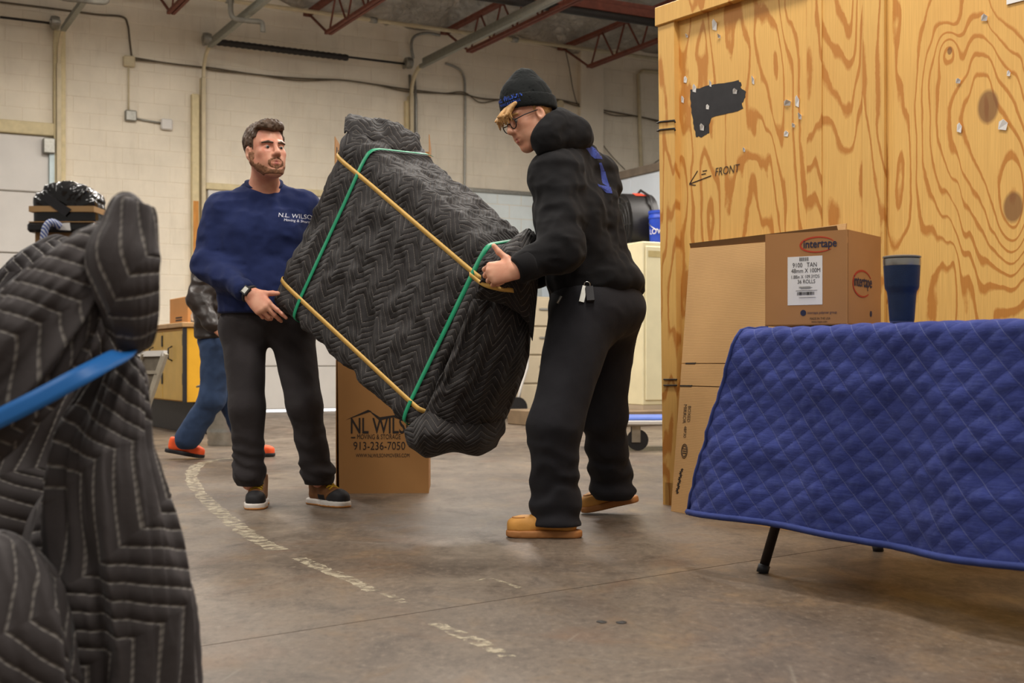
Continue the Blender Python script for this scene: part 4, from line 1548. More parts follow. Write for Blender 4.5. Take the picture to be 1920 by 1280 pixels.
m_skin1 = skin_mat('skin_ruddy', srgb(214, 158, 130), srgb(200, 128, 104))
m_skin2 = skin_mat('skin_fair', srgb(218, 164, 134), srgb(206, 140, 112))
m_hair1 = M('hair_brown', srgb(78, 58, 42), .6, .35, 40, .5, 120, stretch=(1, 1, .5))
m_beard = M('beard_brown', srgb(130, 89, 62), .75, .3, 60, .5, 200)
m_hair2 = M('hair_blond', srgb(190, 146, 92), .6, .3, 40, .5, 120)
m_lip = M('lip', srgb(190, 112, 100), .45, .08)
m_eyew = M('eye_white', srgb(150, 136, 126), .5, .02)
m_iris = M('iris', srgb(44, 46, 46), .2, .2)
m_swtr = cloth('navy_fleece', srgb(33, 42, 80))
m_swtr_rib = cloth('navy_rib', srgb(30, 38, 72))
m_pant1 = cloth('charcoal_twill', srgb(53, 49, 50), .12)
m_hood = cloth('black_fleece', srgb(25, 24, 25), .15)
m_pant2 = cloth('black_canvas', srgb(36, 35, 38), .14)
m_knit = cloth('black_knit', srgb(24, 26, 26), .15, bscale=160, bump=.5)
m_blueprint = M('blue_print', srgb(52, 68, 140), .8, .12, 20)
m_embro = M('blue_thread', srgb(44, 78, 170), .8, .12, 40)
m_leather = M('brown_black_leather', srgb(44, 36, 32), .42, .25, 9, .4, 30)
m_denim = cloth('blue_denim', srgb(50, 66, 94), .2)
m_orange = M('orange_mesh', srgb(246, 96, 46), .6, .08, 20)
m_suede = M('brown_leather', srgb(128, 84, 46), .6, .15, 20)
m_blk = M('black_nylon', srgb(34, 32, 34), .7, .15, 20)
m_gum = M('gum_rubber', srgb(190, 130, 70), .6, .08)
m_wsole = M('white_sole', srgb(218, 210, 202), .6, .06)
m_lace = M('yellow_lace', srgb(200, 160, 30), .7, .1)
m_wheat = M('wheat_leather', srgb(206, 146, 68), .6, .12, 16, .15)
m_wheat_sole = M('wheat_sole', srgb(176, 118, 66), .65, .08)


def head_sdf(male=1.0, jaw=1.0):
    """local frame: x to the person's left, y forward, z up; origin between the ears at eye height"""
    P_ = [ell((0, -.018, .040), (.078, .100, .092)),
          (ell((0, .022, -.035), (.064, .070, .085)), .03),
          (cone((0, .058, -.102), (0, .062, -.108), .021 * jaw), .03)]
    for s in (-1, 1):
        P_ += [(cone((s * .060, .000, -.050), (s * .020, .060, -.106), .017 * jaw, .018 * jaw), .03),
               (ell((s * .040, .055, -.022), (.022, .024, .022)), .02),
               (cone((s * .012, .084, .026), (s * .048, .068, .026), .0105, .009), .014),
               (ell((s * .030, .060, -.060), (.022, .024, .030)), .02)]
    P_ += [(cone((0, .084, .016), (0, .108, -.024), .0085, .0115), .012),
           (ell((0, .107, -.029), (.0135, .0115, .0105)), .008)]
    for s in (-1, 1):
        P_ += [(ell((s * .0125, .097, -.034), (.0085, .0105, .0085)), .007)]
    P_ += [(ell((0, .082, -.062), (.030, .014, .022)), .015),
           (cone((-.018, .087, -.0625), (.018, .087, -.0625), .0052), .006),
           (cone((-.015, .0875, -.0735), (.015, .0875, -.0735), .0062), .006)]
    for s in (-1, 1):
        ax = V(unit((s * .35, -.25, 1)))
        P_ += [(ell((s * .080, -.008, -.012), (.010, .019, .032)), .006),
               (ell((s * .075, -.002, -.036), (.007, .010, .012)), .006)]
    base = union(P_, .03)

    def f(p):
        d = base(p)
        for s in (-1, 1):
            d = smax(d, -ell((s * .032, .092, .004), (.0165, .020, .0105))(p), .012)      # sockets
            lid = ell((s * .031, .0705, .003), (.0145, .0140, .0135))(p)
            lid = smax(lid, -ell((s * .031, .086, .0025), (.0125, .0135, .0031))(p), .002)
            d = smin(d, lid, .003)     # lids round the slit of the eye
            d = smax(d, -ell((s * .088, .000, -.010), (.007, .010, .016))(p), .006)       # ear bowl
        d = smax(d, -cone((-.021, .096, -.068), (.021, .096, -.068), .0032)(p), .004)
        return d
    return f


def hand_sdf(curl, thumb, spread=1.0, sc_=1.0, length=1.0):
    """local frame at the wrist: x to the thumb side, y to the fingers, z out of the back of the hand.
    curl: for each of four fingers the three joint bends in degrees; thumb: list of points"""
    k = sc_
    P_ = []
    kn = [(.030, .088, .002), (.010, .093, .005), (-.010, .089, .003), (-.028, .080, -.002)]
    for i, c in enumerate(kn):
        w = (c[0] * .62, 0.0, -.002)
        P_.append((cone(np.array(w) * k, np.array(c) * k, .0155 * k, .0118 * k), .016 * k))
    P_.append((ell(np.array((.004, .050, -.004)) * k, np.array((.038, .052, .0155)) * k), .012 * k))
    P_.append((cone(np.array((.018, .012, -.008)) * k, np.array(thumb[0]) * k, .016 * k, .0145 * k), .015 * k))
    for a, b, r1, r2 in zip(thumb[:-1], thumb[1:], (.0125, .0105), (.0108, .0088)):
        P_.append((cone(np.array(a) * k, np.array(b) * k, r1 * k, r2 * k), .006 * k))
    Ls = [(.044, .026, .022), (.049, .030, .023), (.045, .028, .022), (.035, .021, .020)]
    fing = []
    for i, c in enumerate(kn):
        p = np.array(c)
        th = 0.0
        sp = math.radians((4, 1, -3, -8)[i]) * spread
        q = None
        for j in range(3):
            th += math.radians(curl[i][j])
            d = np.array((math.sin(sp) * math.cos(th), math.cos(sp) * math.cos(th), -math.sin(th)))
            e = p + d * Ls[i][j] * length
            r = (.0098, .0088, .0080, .0070)
            f = cone(p * k, e * k, r[j] * k * (0.88 if i == 3 else 1), r[j + 1] * k * (0.88 if i == 3 else 1))
            fing.append(f) if False else P_.append((f, .005 * k))
            p = e
    return union(P_, .01)


def arm_frame(y, zhint):
    y = unit(y)
    z = np.array(zhint, float)
    z = unit(z - y * (z @ y))
    return y, z


def folds(p, amp, fr, stretch, seed=0.0):
    q = p * V(stretch) * fr + seed
    n = fbm(q, 3)
    return amp * (1 - np.abs(n) * 2.2)


def bbox(*pts, m=.2):
    a = np.array(pts, float)
    return a.min(0) - m, a.max(0) + m


def shoe(parent, toe, heel, mats, width=.048, height=.09, lift=0.0, heel_lift=0.0, sole_h=.03, style='sneaker', collar=True):
    """toe, heel: points on the floor; built in a local frame then set down"""
    toe, heel = Vector(toe), Vector(heel)
    d = toe - heel
    L = d.length
    rz = math.atan2(d.y, d.x) - math.pi / 2
    e = empty('shoe', (heel.x, heel.y, 0))
    pitch = math.asin(min(.8, (heel_lift - lift) / L))
    e.rotation_euler = (-pitch, 0, rz)
    e.location.z = heel_lift
    e.parent = parent
    w = width

    def outline(p, grow=0.0):
        t = np.clip(p[:, 1] / L, 0.12, .82)
        r = w * np.interp(t, [0.12, .35, .62, .82], [.78, .74, 1.0, .86]) + grow
        cxx = np.interp(t, [0, .5, 1], [0, 0.003, -0.004])
        return np.sqrt((p[:, 0] - cxx) ** 2 + (p[:, 1] - t * L) ** 2) - r
    up = union([ell((0, L * .80, sole_h), (w * .98, L * .20, .052)),
                (cone((0, L * .70, sole_h + .012), (0, L * .40, sole_h + .040), w * .76, w * .70), .03),
                (cone((0, L * .18, sole_h + .02), (0, L * .20, sole_h + height - .02), w * .76, w * .72), .04),
                (cone((0, L * .40, sole_h + .040), (0, L * .22, sole_h + height - .03), w * .68, w * .70), .04)], .03)

    def upper(p):
        d_ = smax(up(p), outline(p, -.003), .008)
        d_ = smax(d_, sole_h - .004 - p[:, 2], .002)
        d_ = smax(d_, p[:, 2] - (sole_h + height), .004)
        return d_

    def sole(p):
        tw = .006 * np.clip((p[:, 1] / L - .8) / .2, 0, 1) ** 2
        d_ = smax(outline(p, .001), p[:, 2] - sole_h, .005)
        return smax(d_, -(p[:, 2] - tw), .004)
    lo, hi = (-w * 1.6, -.03, -.01), (w * 1.6, L + .03, sole_h + height + .03)
    us = mats['upper']
    u = None
    if 'toe' in mats:
        cut = lambda p: (p[:, 1] - L * .68) * .8 - (p[:, 2] - sole_h - .03) * .9
        cut2 = lambda p: np.minimum(-cut(p), 1e9)
        u = sdf_mesh('upper', lambda p: smax(upper(p), cut(p), .0), lo, hi, .005, us, e)
        sdf_mesh('toe_cap', lambda p: smax(upper(p) + .0005, -cut(p), .0), lo, hi, .005, mats['toe'], e)
        sdf_mesh('quarter_panel', lambda p: smax(smax(upper(p) - .0012, p[:, 2] - sole_h - .028, .003), np.abs(p[:, 1] - L * .46) - L * .10, .003), lo, hi, .005, mats['toe'], e)
    else:
        u = sdf_mesh('upper', upper, lo, hi, .005, us, e)
    sdf_mesh('sole', sole, lo, hi, .005, mats['sole'], e)
    if 'outsole' in mats:
        sdf_mesh('outsole', lambda p: smax(smax(outline(p, .0025), p[:, 2] - .011, .003), -p[:, 2], .003), lo, hi, .005, mats['outsole'], e)
    if 'lace' in mats:
        for k in range(5):
            y = L * (.66 - .065 * k)
            z = sole_h + .058 + .0095 * k
            pts = np.array([(x, y + .012 * abs(x) / .03, z + .06) for x in np.linspace(-.028, .028, 9)], np.float32)
            pj = project(pts, (0, -.25, -1), upper, .002, 60)
            MB().tube([Vector(q) for q in pj], .0042, 6).build('lace', mats['lace'], e, True)
            pts2 = np.array([(x, y + .010 - .022 * (x + .028) / .056, z + .06) for x in np.linspace(-.028, .028, 9)], np.float32)
            pj = project(pts2, (0, -.25, -1), upper, .003, 60)
            MB().tube([Vector(q) for q in pj], .0036, 6).build('lace', mats['lace'], e, True)
    if style == 'moc':
        arc = np.array([(math.cos(a) * w * .55, L * .76 + math.sin(a) * L * .13, .2) for a in np.linspace(-.3, math.pi + .3, 24)], np.float32)
        pj = project(arc, (0, 0, -1), upper, .0005, 60)
        MB().tube([Vector(q) for q in pj], .002, 5).build('toe_seam', mats['sole'], e, True)
        arc = np.array([(x, L * .50 + .01 * math.cos(x * 40), .2) for x in np.linspace(-.034, .034, 14)], np.float32)
        pj = project(arc, (0, 0, -1), upper, .001, 60)
        MB().tube([Vector(q) for q in pj], .003, 5).build('strap_seam', mats['sole'], e, True)
    return e


def text_wrap(name, body, size, origin, ex_, ey_, dirn, fn, mat, parent, xs=1.0, maxlen=.02, lift=.0022, shear=0, bold=0.0, warp=None):
    vs, fs = text_mesh(body, size, 'CENTER', xs, shear, 1.0, bold)
    vs, fs = subdivide(vs, fs, maxlen)
    if warp: vs = warp(vs)
    o, a, b = np.array(origin, float), unit(ex_), unit(ey_)
    w = o + vs[:, :1] * a + vs[:, 1:2] * b
    w = project(w - unit(dirn) * .15, dirn, fn, lift, 60)
    ok = np.abs(fn(w.astype(np.float32)) - lift) < .02
    fs = [f for f in fs if all(ok[i] for i in f)]
    w[~ok] = w[ok].mean(0)
    mb = MB()
    mb.add(w.tolist(), fs)
    return mb.build(name, mat, parent, fixn=False)


def shape_wrap(name, polys, origin, ex_, ey_, dirn, fn, mat, parent, maxlen=.015, lift=.002):
    mb = MB()
    o, a, b = np.array(origin, float), unit(ex_), unit(ey_)
    for pl in polys:
        vs, fs = subdivide([(x, y, 0) for x, y in pl], [tuple(range(len(pl)))], maxlen)
        w = o + vs[:, :1] * a + vs[:, 1:2] * b
        w = project(w - unit(dirn) * .45, dirn, fn, lift, 160)
        ok = np.abs(fn(w.astype(np.float32)) - lift) < .02
        if not ok.any(): continue
        w[~ok] = w[ok].mean(0)
        mb.add(w.tolist(), [f for f in fs if all(ok[i] for i in f)])
    return mb.build(name, mat, parent, fixn=False)


def frame(fwd, up=(0, 0, 1)):
    y = unit(fwd)
    z = np.array(up, float)
    z = unit(z - y * (z @ y))
    x = np.cross(y, z)
    return -x * -1 if False else np.cross(y, z) * -1, y, z      # x to the person's left


def head_parts(person, hc, X, Y, Z, fn_head, hair, beard, mh, mb_, gaze=(0, 1, 0), mlip=m_lip, S=(1, 1, 1)):
    g = lambda f: local(lambda p: f(p / V(S)), hc, X, Y, Z)
    W_ = lambda q: np.array(hc) + np.array(X) * q[0] * S[0] + np.array(Y) * q[1] * S[1] + np.array(Z) * q[2] * S[2]
    lo, hi = np.array(hc) - .17, np.array(hc) + .17
    if hair: sdf_mesh('hair', g(hair), lo, hi, .003, mh, person, relax=0)
    if beard: sdf_mesh('beard', g(beard), lo, hi, .0035, mb_, person, relax=0)
    # brows hug the forehead
    for s in (-1, 1):
        br = lambda p, s=s: smax(fn_head(p) - .0042, union([cone((s * .013, .092, .0225), (s * .030, .086, .0275), .0052, .0052), cone((s * .030, .086, .0275), (s * .052, .072, .0235), .0062, .005)], .004)(p), .002)
        sdf_mesh('eyebrow', g(br), W_((0, .07, .025)) - .08, W_((0, .07, .025)) + .08, .003, mh, person)
        c = W_((s * .031, .0725, .003))
        ey = MB()
        n, r = 14, .0126
        ax = unit(np.array(X) * gaze[0] + np.array(Y) * gaze[1] + np.array(Z) * gaze[2])
        e = MB().lathe([(0, -r)] + [(r * math.sin(a), -r * math.cos(a)) for a in np.linspace(.2, 2.9, 10)] + [(0, r)], n).build('eyeball', m_eyew, person, True)
        e.location = Vector(c)
        e.rotation_mode = 'QUATERNION'
        e.rotation_quaternion = Vector((0, 0, 1)).rotation_difference(Vector(ax))
        MB().lathe([(0, r + .0006), (.003, r + .0004), (.0060, r * .90 + .0006), (.0060, r * .86)], 14).build('iris', m_iris, e, True)
    lip = lambda p: np.minimum(smax(fn_head(p) - .0012, union([cone((-.020, .085, -.0625), (0, .0915, -.0615), .005, .0062), cone((0, .0915, -.0615), (.020, .085, -.0625), .0062, .005),
                                                        cone((-.016, .086, -.0735), (0, .092, -.0745), .006, .0072), cone((0, .092, -.0745), (.016, .086, -.0735), .0072, .006)], .002)(p), .001), 1e9)
    sdf_mesh('lips', g(lip), W_((0, .09, -.068)) - .04, W_((0, .09, -.068)) + .04, .0025, mlip, person, relax=0)


# ---------------------------------------------------------------- man in the navy sweatshirt
D1 = 6.08
pm1 = empty('person', (P(515, 950, 6.0).x, 6.05, 0), label='person in navy sweatshirt and charcoal trousers holding the left end of the wrapped load', cat='person')
inv = lambda o: None
pm1.location = (0, 0, 0)


def A(px, py, D): return np.array(P(px, py, D)[:], float)


hc1 = A(499, 284, 6.02)
X1, Y1, Z1 = frame((.60, -.79, .06), (-.03, 0.0, 1))
neck1, chest1, pel1 = A(494, 352, 6.12), A(492, 440, 6.10), A(500, 585, 6.10)
rs1, ls1 = A(418, 398, 6.08), A(566, 396, 6.18)
re1, rw1 = A(388, 498, 6.02), A(470, 552, 5.80)
le1, lw1 = A(602, 490, 6.30), A(640, 560, 6.32)
rh1, lh1 = A(457, 612, 6.10), A(545, 612, 6.12)
rk1, ra1 = A(463, 765, 5.98), A(468, 905, 6.02)
lk1, la1 = A(571, 760, 5.98), A(597, 900, 6.08)
_h = head_sdf(1.0, 1.12)
HS = V((1.10, 1.06, 1.0))
hs1 = lambda p: _h(p / HS)
hand_y, hand_z = arm_frame(A(497, 580, 5.76) - rw1, (-.25, -1, .35))
hand_x = unit(np.cross(hand_y, hand_z))
if hand_x[2] < 0: hand_x = -hand_x
hd1 = hand_sdf([(18, 8, 5), (38, 30, 20), (55, 45, 25), (65, 50, 30)], [(.042, .040, -.006), (.066, .064, -.004), (.082, .084, -.002)], sc_=1.12)
body1 = union([local(hs1, hc1, X1, Y1, Z1),
               (cone(hc1 + Z1 * -.06 - Y1 * .015, neck1 + np.array((0, .02, -.02)), .062, .070), .03),
               (cone(neck1 + np.array((0, .02, -.05)), chest1, .09, .12), .05),
               (cone(chest1, pel1, .13, .125), .05),
               (cone(neck1 + np.array((0, .02, -.06)), rs1, .06, .055), .04), (cone(neck1 + np.array((0, .02, -.06)), ls1, .06, .055), .04),
               (cone(rs1, re1, .052, .042), .03), (cone(re1, rw1, .042, .029), .02), (local(hd1, rw1, hand_x, hand_y, hand_z), .012),
               (cone(ls1, le1, .052, .042), .03), (cone(le1, lw1, .042, .03), .02), (cone(lw1, lw1 + np.array((.06, -.02, -.06)), .03, .02), .02),
               (cone(rh1, rk1, .085, .055), .04), (cone(rk1, ra1, .052, .036), .03),
               (cone(lh1, lk1, .085, .055), .04), (cone(lk1, la1, .052, .036), .03)], .03)
lo, hi = bbox(hc1, rw1, lw1, ra1, la1, re1, m=.16)
sdf_mesh('body', body1, lo, hi, .0042, m_skin1, pm1, relax=0)


def hair_1(p):
    top = ell((0, -.020, .050), (.0845, .108, .098))(p)
    top = smin(top, ell((.0, .052, .108), (.060, .045, .034))(p), .03)
    n = fbm(p * V((120, 60, 45)), 3)
    d = top + .005 * n
    front = smax(p[:, 2] - .080 - .25 * np.abs(p[:, 0]), .040 - p[:, 1], .012)       # bare forehead
    d = smax(d, -front, .006)
    temple = smax(p[:, 2] - .052, .026 - p[:, 1], .010)
    d = smax(d, -temple, .006)
    ear = smax(smax(p[:, 2] - .012, -.030 - p[:, 1], .006), p[:, 1] - .012, .006)
    d = smax(d, -ear, .006)
    low = smax(-.055 - p[:, 2], -(-.030 - p[:, 2]) - np.clip(-p[:, 1] - .02, 0, .1) * 1.2, .01)
    d = smax(d, -.050 - p[:, 2] - .0 * low, .01)
    return np.maximum(d, -(_h(p) + .004))


def beard_1(p):
    n = fbm(p * V((160, 160, 120)), 2)
    d = _h(p) - .0018 + .0014 * n
    jawline = (p[:, 2] + .100 - .75 * np.clip(np.abs(p[:, 0]) - .022, 0, .1) - .0) * .8      # lower jaw band
    sideb = smax(smax(np.abs(p[:, 1] - .014) - .011, p[:, 2] + .010, .004), -.075 - p[:, 2], .004)
    el = np.sqrt((p[:, 0] / .031) ** 2 + ((p[:, 2] + .071) / .0215) ** 2)
    ring_ = np.abs(el - 1) * .024 - .0042                                    # moustache running into the goatee
    soul = smax(np.abs(p[:, 0]) - .010, np.abs(p[:, 2] + .088) - .010, .003)
    reg = np.minimum(np.minimum(jawline, sideb), np.minimum(ring_, soul)) + .003 * n
    under = -.150 - p[:, 2]
    reg = smax(reg, -(p[:, 1] + .012), .004)
    d = smax(d, reg, .002)
    d = smax(d, -.122 - p[:, 2], .004)
    return d


head_parts(pm1, hc1, X1, Y1, Z1, _h, hair_1, beard_1, m_hair1, m_beard, (.0, 1, -.05), S=HS)

# sweatshirt
hemz = 0.93
sdir = unit(np.array(ls1) - np.array(rs1))
tl1, tr1 = chest1 + sdir * -.085, chest1 + sdir * .085
pl1, pr1 = pel1 + sdir * -.075 + np.array((0, 0, -.02)), pel1 + sdir * .075 + np.array((0, 0, -.02))
torso1 = union([cone(tl1, pl1, .135, .135), cone(tr1, pr1, .135, .130), (cone(neck1 + np.array((0, .015, -.085)), chest1, .10, .13), .06),
                (cone(neck1 + np.array((0, .02, -.07)), rs1 + np.array((0.01, 0, -.008)), .075, .078), .05), (cone(neck1 + np.array((-.055, .035, -.015)), rs1 + np.array((.03, .01, 0)), .050, .07), .05), (cone(neck1 + np.array((.055, .035, -.015)), ls1 + np.array((-.03, .01, 0)), .050, .07), .05), (cone(neck1 + np.array((0, .02, -.07)), ls1, .075, .078), .05),
                (ell(chest1 + np.array((0, -.02, -.28)), (.19, .15, .16)), .08)], .07)
sleeve1 = union([cone(rs1, re1, .085, .072), (cone(re1, rw1 - unit(rw1 - re1) * .035, .070, .044), .03)], .03)
sleeve1b = union([cone(ls1, le1, .085, .072), (cone(le1, lw1, .070, .044), .03)], .03)


def sweater1_raw(p):
    d = smin(smin(torso1(p), sleeve1(p), .05), sleeve1b(p), .05)
    return d - .5 * folds(p, .010, 9.0, (1.2, 1, .55), 2.0) - .5 * folds(p, .012, 7.0, (.8, .8, 1.5), 11.0)


def sweater1(p):
    d = sweater1_raw(p)
    d = smax(d, hemz - .02 - p[:, 2], .015)
    nk = cone(hc1 + Z1 * -.03, neck1 + np.array((0, .01, .02)), .070, .074)(p)      # neck opening
    d = smax(d, -nk, .008)
    wv = unit(rw1 - re1)
    d = smax(d, np.where(np.linalg.norm(p - V(rw1), axis=1) < .12, (p - V(rw1 - wv * .03)) @ V(wv), -1), .004)
    return d


lo, hi = bbox(neck1, rs1, ls1, re1, le1, rw1, lw1, pel1, m=.2)
sdf_mesh('sweatshirt', sweater1, lo, hi, .007, m_swtr, pm1)
def collar1(p):
    nk = cone(hc1 + Z1 * -.03, neck1 + np.array((0, .01, .02)), .070, .074)(p)
    return smax(np.abs(nk - .006) - .012, np.abs(sweater1_raw(p) - .001) - .008, .005)


sdf_mesh('collar', collar1, neck1 - .18, neck1 + .18, .005, m_swtr_rib, pm1)
wv = unit(rw1 - re1)
MB().tube([Vector(rw1 - wv * .085), Vector(rw1 - wv * .07), Vector(rw1 - wv * .03), Vector(rw1 - wv * .022)], [.050, .053, .046, .038], 20).build('cuff', m_swtr_rib, pm1, True)
text_wrap('chest_print', 'N.L. WILSON', .030, A(548, 402, 5.9), (1, .12, 0), (0, 0, 1), (0, 1, 0), sweater1, M('print_white', srgb(206, 206, 214), .8), pm1, xs=.95)
text_wrap('chest_print', 'Moving & Storage', .018, A(550, 410, 5.9), (1, .12, 0), (0, 0, 1), (0, 1, 0), sweater1, bpy.data.materials['print_white'], pm1, xs=.95)
# wrist watch
yw, zw = arm_frame(hand_y * .3 + wv * .7, hand_z)
xw = np.cross(yw, zw)
wc = rw1 - wv * .008
ring_ = [Vector(wc + xw * math.cos(a) * .036 + zw * math.sin(a) * .030) for a in np.linspace(0, 2 * math.pi, 25)[:-1]]
wt = MB().tube(ring_, .0085, 8, True).build('wrist_watch', m_blk, pm1, True)
fc_ = wc + zw * .033
MB().bar(Vector(fc_ - yw * .019), Vector(fc_ + yw * .019), .040, .012, Vector(zw)).build('watch_case', m_blk, wt)
MB().bar(Vector(fc_ - yw * .013 + zw * .0065), Vector(fc_ + yw * .013 + zw * .0065), .028, .003, Vector(zw)).build('watch_glass', m_galv, wt)

# trousers
lo, hi = bbox(pel1, rh1, lh1, ra1, la1, m=.2)
legr = union([cone(rh1, rk1, .108, .080), (cone(rk1, ra1 + np.array((0, 0, .0)), .078, .068), .04), (ell(ra1 + np.array((0, -.01, .045)), (.074, .080, .05)), .03)], .04)
legl = union([cone(lh1, lk1, .108, .080), (cone(lk1, la1, .078, .068), .04), (ell(la1 + np.array((0.004, -.01, .045)), (.074, .080, .05)), .03)], .04)
seat1 = union([cone(pl1 + np.array((0, 0, -.02)), rh1, .125, .11), cone(pr1 + np.array((0, 0, -.02)), lh1, .125, .11)], .05)


def trousers1(p):
    d = smin(smin(legr(p), legl(p), .015), seat1(p), .05)
    zz_ = p[:, 2]
    low = np.clip((.45 - zz_) / .3, 0, 1)
    d = d - .5 * folds(p, .010, 8, (1, 1, 1.2), 5.0) * (.35 + .65 * low) - low * .006 * np.sin(zz_ * 80 + 22 * p[:, 0] + 5 * fbm(p * 6, 2))
    d = smax(d, .100 - zz_, .006)
    return smax(d, zz_ - 1.02, .01)


sdf_mesh('trousers', trousers1, lo, hi, .007, m_pant1, pm1)
sneak = dict(upper=m_suede, toe=m_blk, sole=m_wsole, outsole=m_gum, lace=m_lace)
ft = F(474, 957)
shoe(pm1, (ft.x + .0, ft.y + .01, 0), (ft.x - .022, ft.y + .305, 0), sneak, width=.055, height=.118)
ft = F(652, 952)
shoe(pm1, (ft.x, ft.y, 0), (ft.x - .205, ft.y + .20, 0), sneak, width=.053, height=.118)

# ---------------------------------------------------------------- man in the black hoodie
pm2 = empty('person', label='person in black hoodie, knit cap and tan shoes gripping the load with bare hand', cat='person')
hc2 = A(992, 219, 5.14)
f2 = np.array((-.80, -.42, -.40))
X2, Y2, Z2 = frame(f2, (-.42, -.05, 1))
neck2, chest2, pel2 = A(1052, 290, 5.26), A(1083, 400, 5.26), A(1112, 560, 5.30)
ls2, rs2 = A(1045, 335, 5.10), A(1116, 342, 5.42)
le2, lw2 = A(1052, 470, 4.95), A(968, 506, 4.87)
re2, rw2 = A(1080, 470, 5.55), A(1010, 520, 5.42)
lh2, rh2 = A(1105, 590, 5.18), A(1138, 585, 5.42)
lk2, la2 = A(1040, 800, 4.98), A(1040, 965, 5.0)
rk2, ra2 = A(1130, 775, 5.50), A(1146, 915, 5.64)
hs2 = head_sdf(1.0, .94)
hy2, hz2 = arm_frame(A(928, 512, 4.87) - lw2, (-.1, -1, .25))
hx2 = unit(np.cross(hy2, hz2))
if hx2[2] < 0: hx2 = -hx2
hd2 = hand_sdf([(62, 75, 40), (70, 78, 40), (74, 78, 40), (76, 75, 40)], [(.046, .026, -.004), (.074, .050, .0), (.098, .064, .004)], sc_=1.10)
body2 = union([local(hs2, hc2, X2, Y2, Z2),
               (cone(hc2 + Z2 * -.06 - Y2 * .02, neck2, .058, .066), .03),
               (cone(neck2, chest2, .09, .12), .05), (cone(chest2, pel2, .125, .12), .05),
               (cone(neck2 + np.array((0, 0, -.05)), ls2, .06, .055), .04), (cone(neck2 + np.array((0, 0, -.05)), rs2, .06, .055), .04),
               (cone(ls2, le2, .052, .042), .03), (cone(le2, lw2, .042, .029), .02), (local(hd2, lw2, hx2, hy2, hz2), .012),
               (cone(rs2, re2, .052, .042), .03), (cone(re2, rw2, .042, .03), .02), (cone(rw2, rw2 + np.array((-.10, -.04, -.03)), .032, .024), .02),
               (cone(lh2, lk2, .085, .055), .04), (cone(lk2, la2, .052, .036), .03),
               (cone(rh2, rk2, .085, .055), .04), (cone(rk2, ra2, .052, .036), .03)], .03)
lo, hi = bbox(hc2, lw2, rw2, la2, ra2, rs2, m=.17)
sdf_mesh('body', body2, lo, hi, .0042, m_skin2, pm2, relax=0)


def hair_2(p):
    d = ell((0, -.016, .040), (.083, .104, .094))(p) + .003 * fbm(p * V((90, 60, 40)), 2)
    d = smax(d, p[:, 2] - .075, .01)
    d = smax(d, (p[:, 1] - .012) + np.clip(-.02 - p[:, 2], 0, 1) * .7, .01)
    d = smax(d, -.040 - p[:, 2], .01)
    lk = []
    rr = random.Random(4)
    for k in range(28):
        x0 = -.058 + .116 * k / 27
        y0 = .108 - .35 * abs(x0) * (abs(x0) / .056)
        lk.append((cone((x0 + .008, y0 - .018, .062), (x0 - .008 + rr.uniform(-.006, .006), y0 + .018 + rr.uniform(-.005, .007), .036 + rr.uniform(-.012, .008)), .0075, .0048), .0015))
        lk.append((cone((x0 - .008, y0 + .016, .038), (x0 - .020 + rr.uniform(-.008, .008), y0 + .012, .012 + rr.uniform(-.014, .010)), .0050, .0022), .0015))
    fr_ = union(lk, .003)(p)
    d = np.minimum(d, fr_)
    return np.maximum(d, -(hs2(p) + .004))


head_parts(pm2, hc2, X2, Y2, Z2, hs2, hair_2, None, m_hair2, None, (0, .8, -.6))


def cap(p):
    q = p - V((0, -.022, .0))
    d = ell((0, -.020, .062), (.092, .112, .112))(p)
    d = smin(d, ell((0, -.055, .155), (.03, .04, .03))(p), .05)
    d = d + .0016 * np.sin(np.arctan2(p[:, 0], p[:, 1] + .02) * 60) + .003 * fbm(p * 22, 2)
    d = smax(d, .052 + .36 * p[:, 1] - p[:, 2], .004)
    return d


def cuff(p):
    d = ell((0, -.019, .045), (.099, .119, .130))(p)
    d = smax(d, np.abs(p[:, 2] - .050 - .36 * p[:, 1]) - .031, .008)
    d = d + .0012 * np.sin(np.arctan2(p[:, 0], p[:, 1] + .02) * 70)
    return np.maximum(d, -ell((0, -.019, .050), (.086, .106, .112))(p))


kc = sdf_mesh('knit_cap', local(cap, hc2, X2, Y2, Z2), hc2 - .24, hc2 + .24, .005, m_knit, pm2)
sdf_mesh('turned_cuff', local(cuff, hc2, X2, Y2, Z2), hc2 - .2, hc2 + .2, .005, m_knit, kc)
Wd = lambda q: np.array(hc2) + X2 * q[0] + Y2 * q[1] + Z2 * q[2]
dirt = unit(-(X2 * .45 + Y2 * .9))
lcuff = local(cuff, hc2, X2, Y2, Z2)
text_wrap('lettering', 'N.L. WILSON', .042, Wd((.050, .10, .086)), X2 * .82 - Y2 * .40 - Z2 * .14, Z2 * 1.0, dirt, lcuff, m_embro, kc, xs=.50, maxlen=.012, bold=.0006)
text_wrap('lettering', 'MOVING & STORAGE', .016, Wd((.050, .10, .069)), X2 * .82 - Y2 * .40 - Z2 * .14, Z2 * 1.0, dirt, lcuff, m_embro, kc, xs=.66, maxlen=.012)
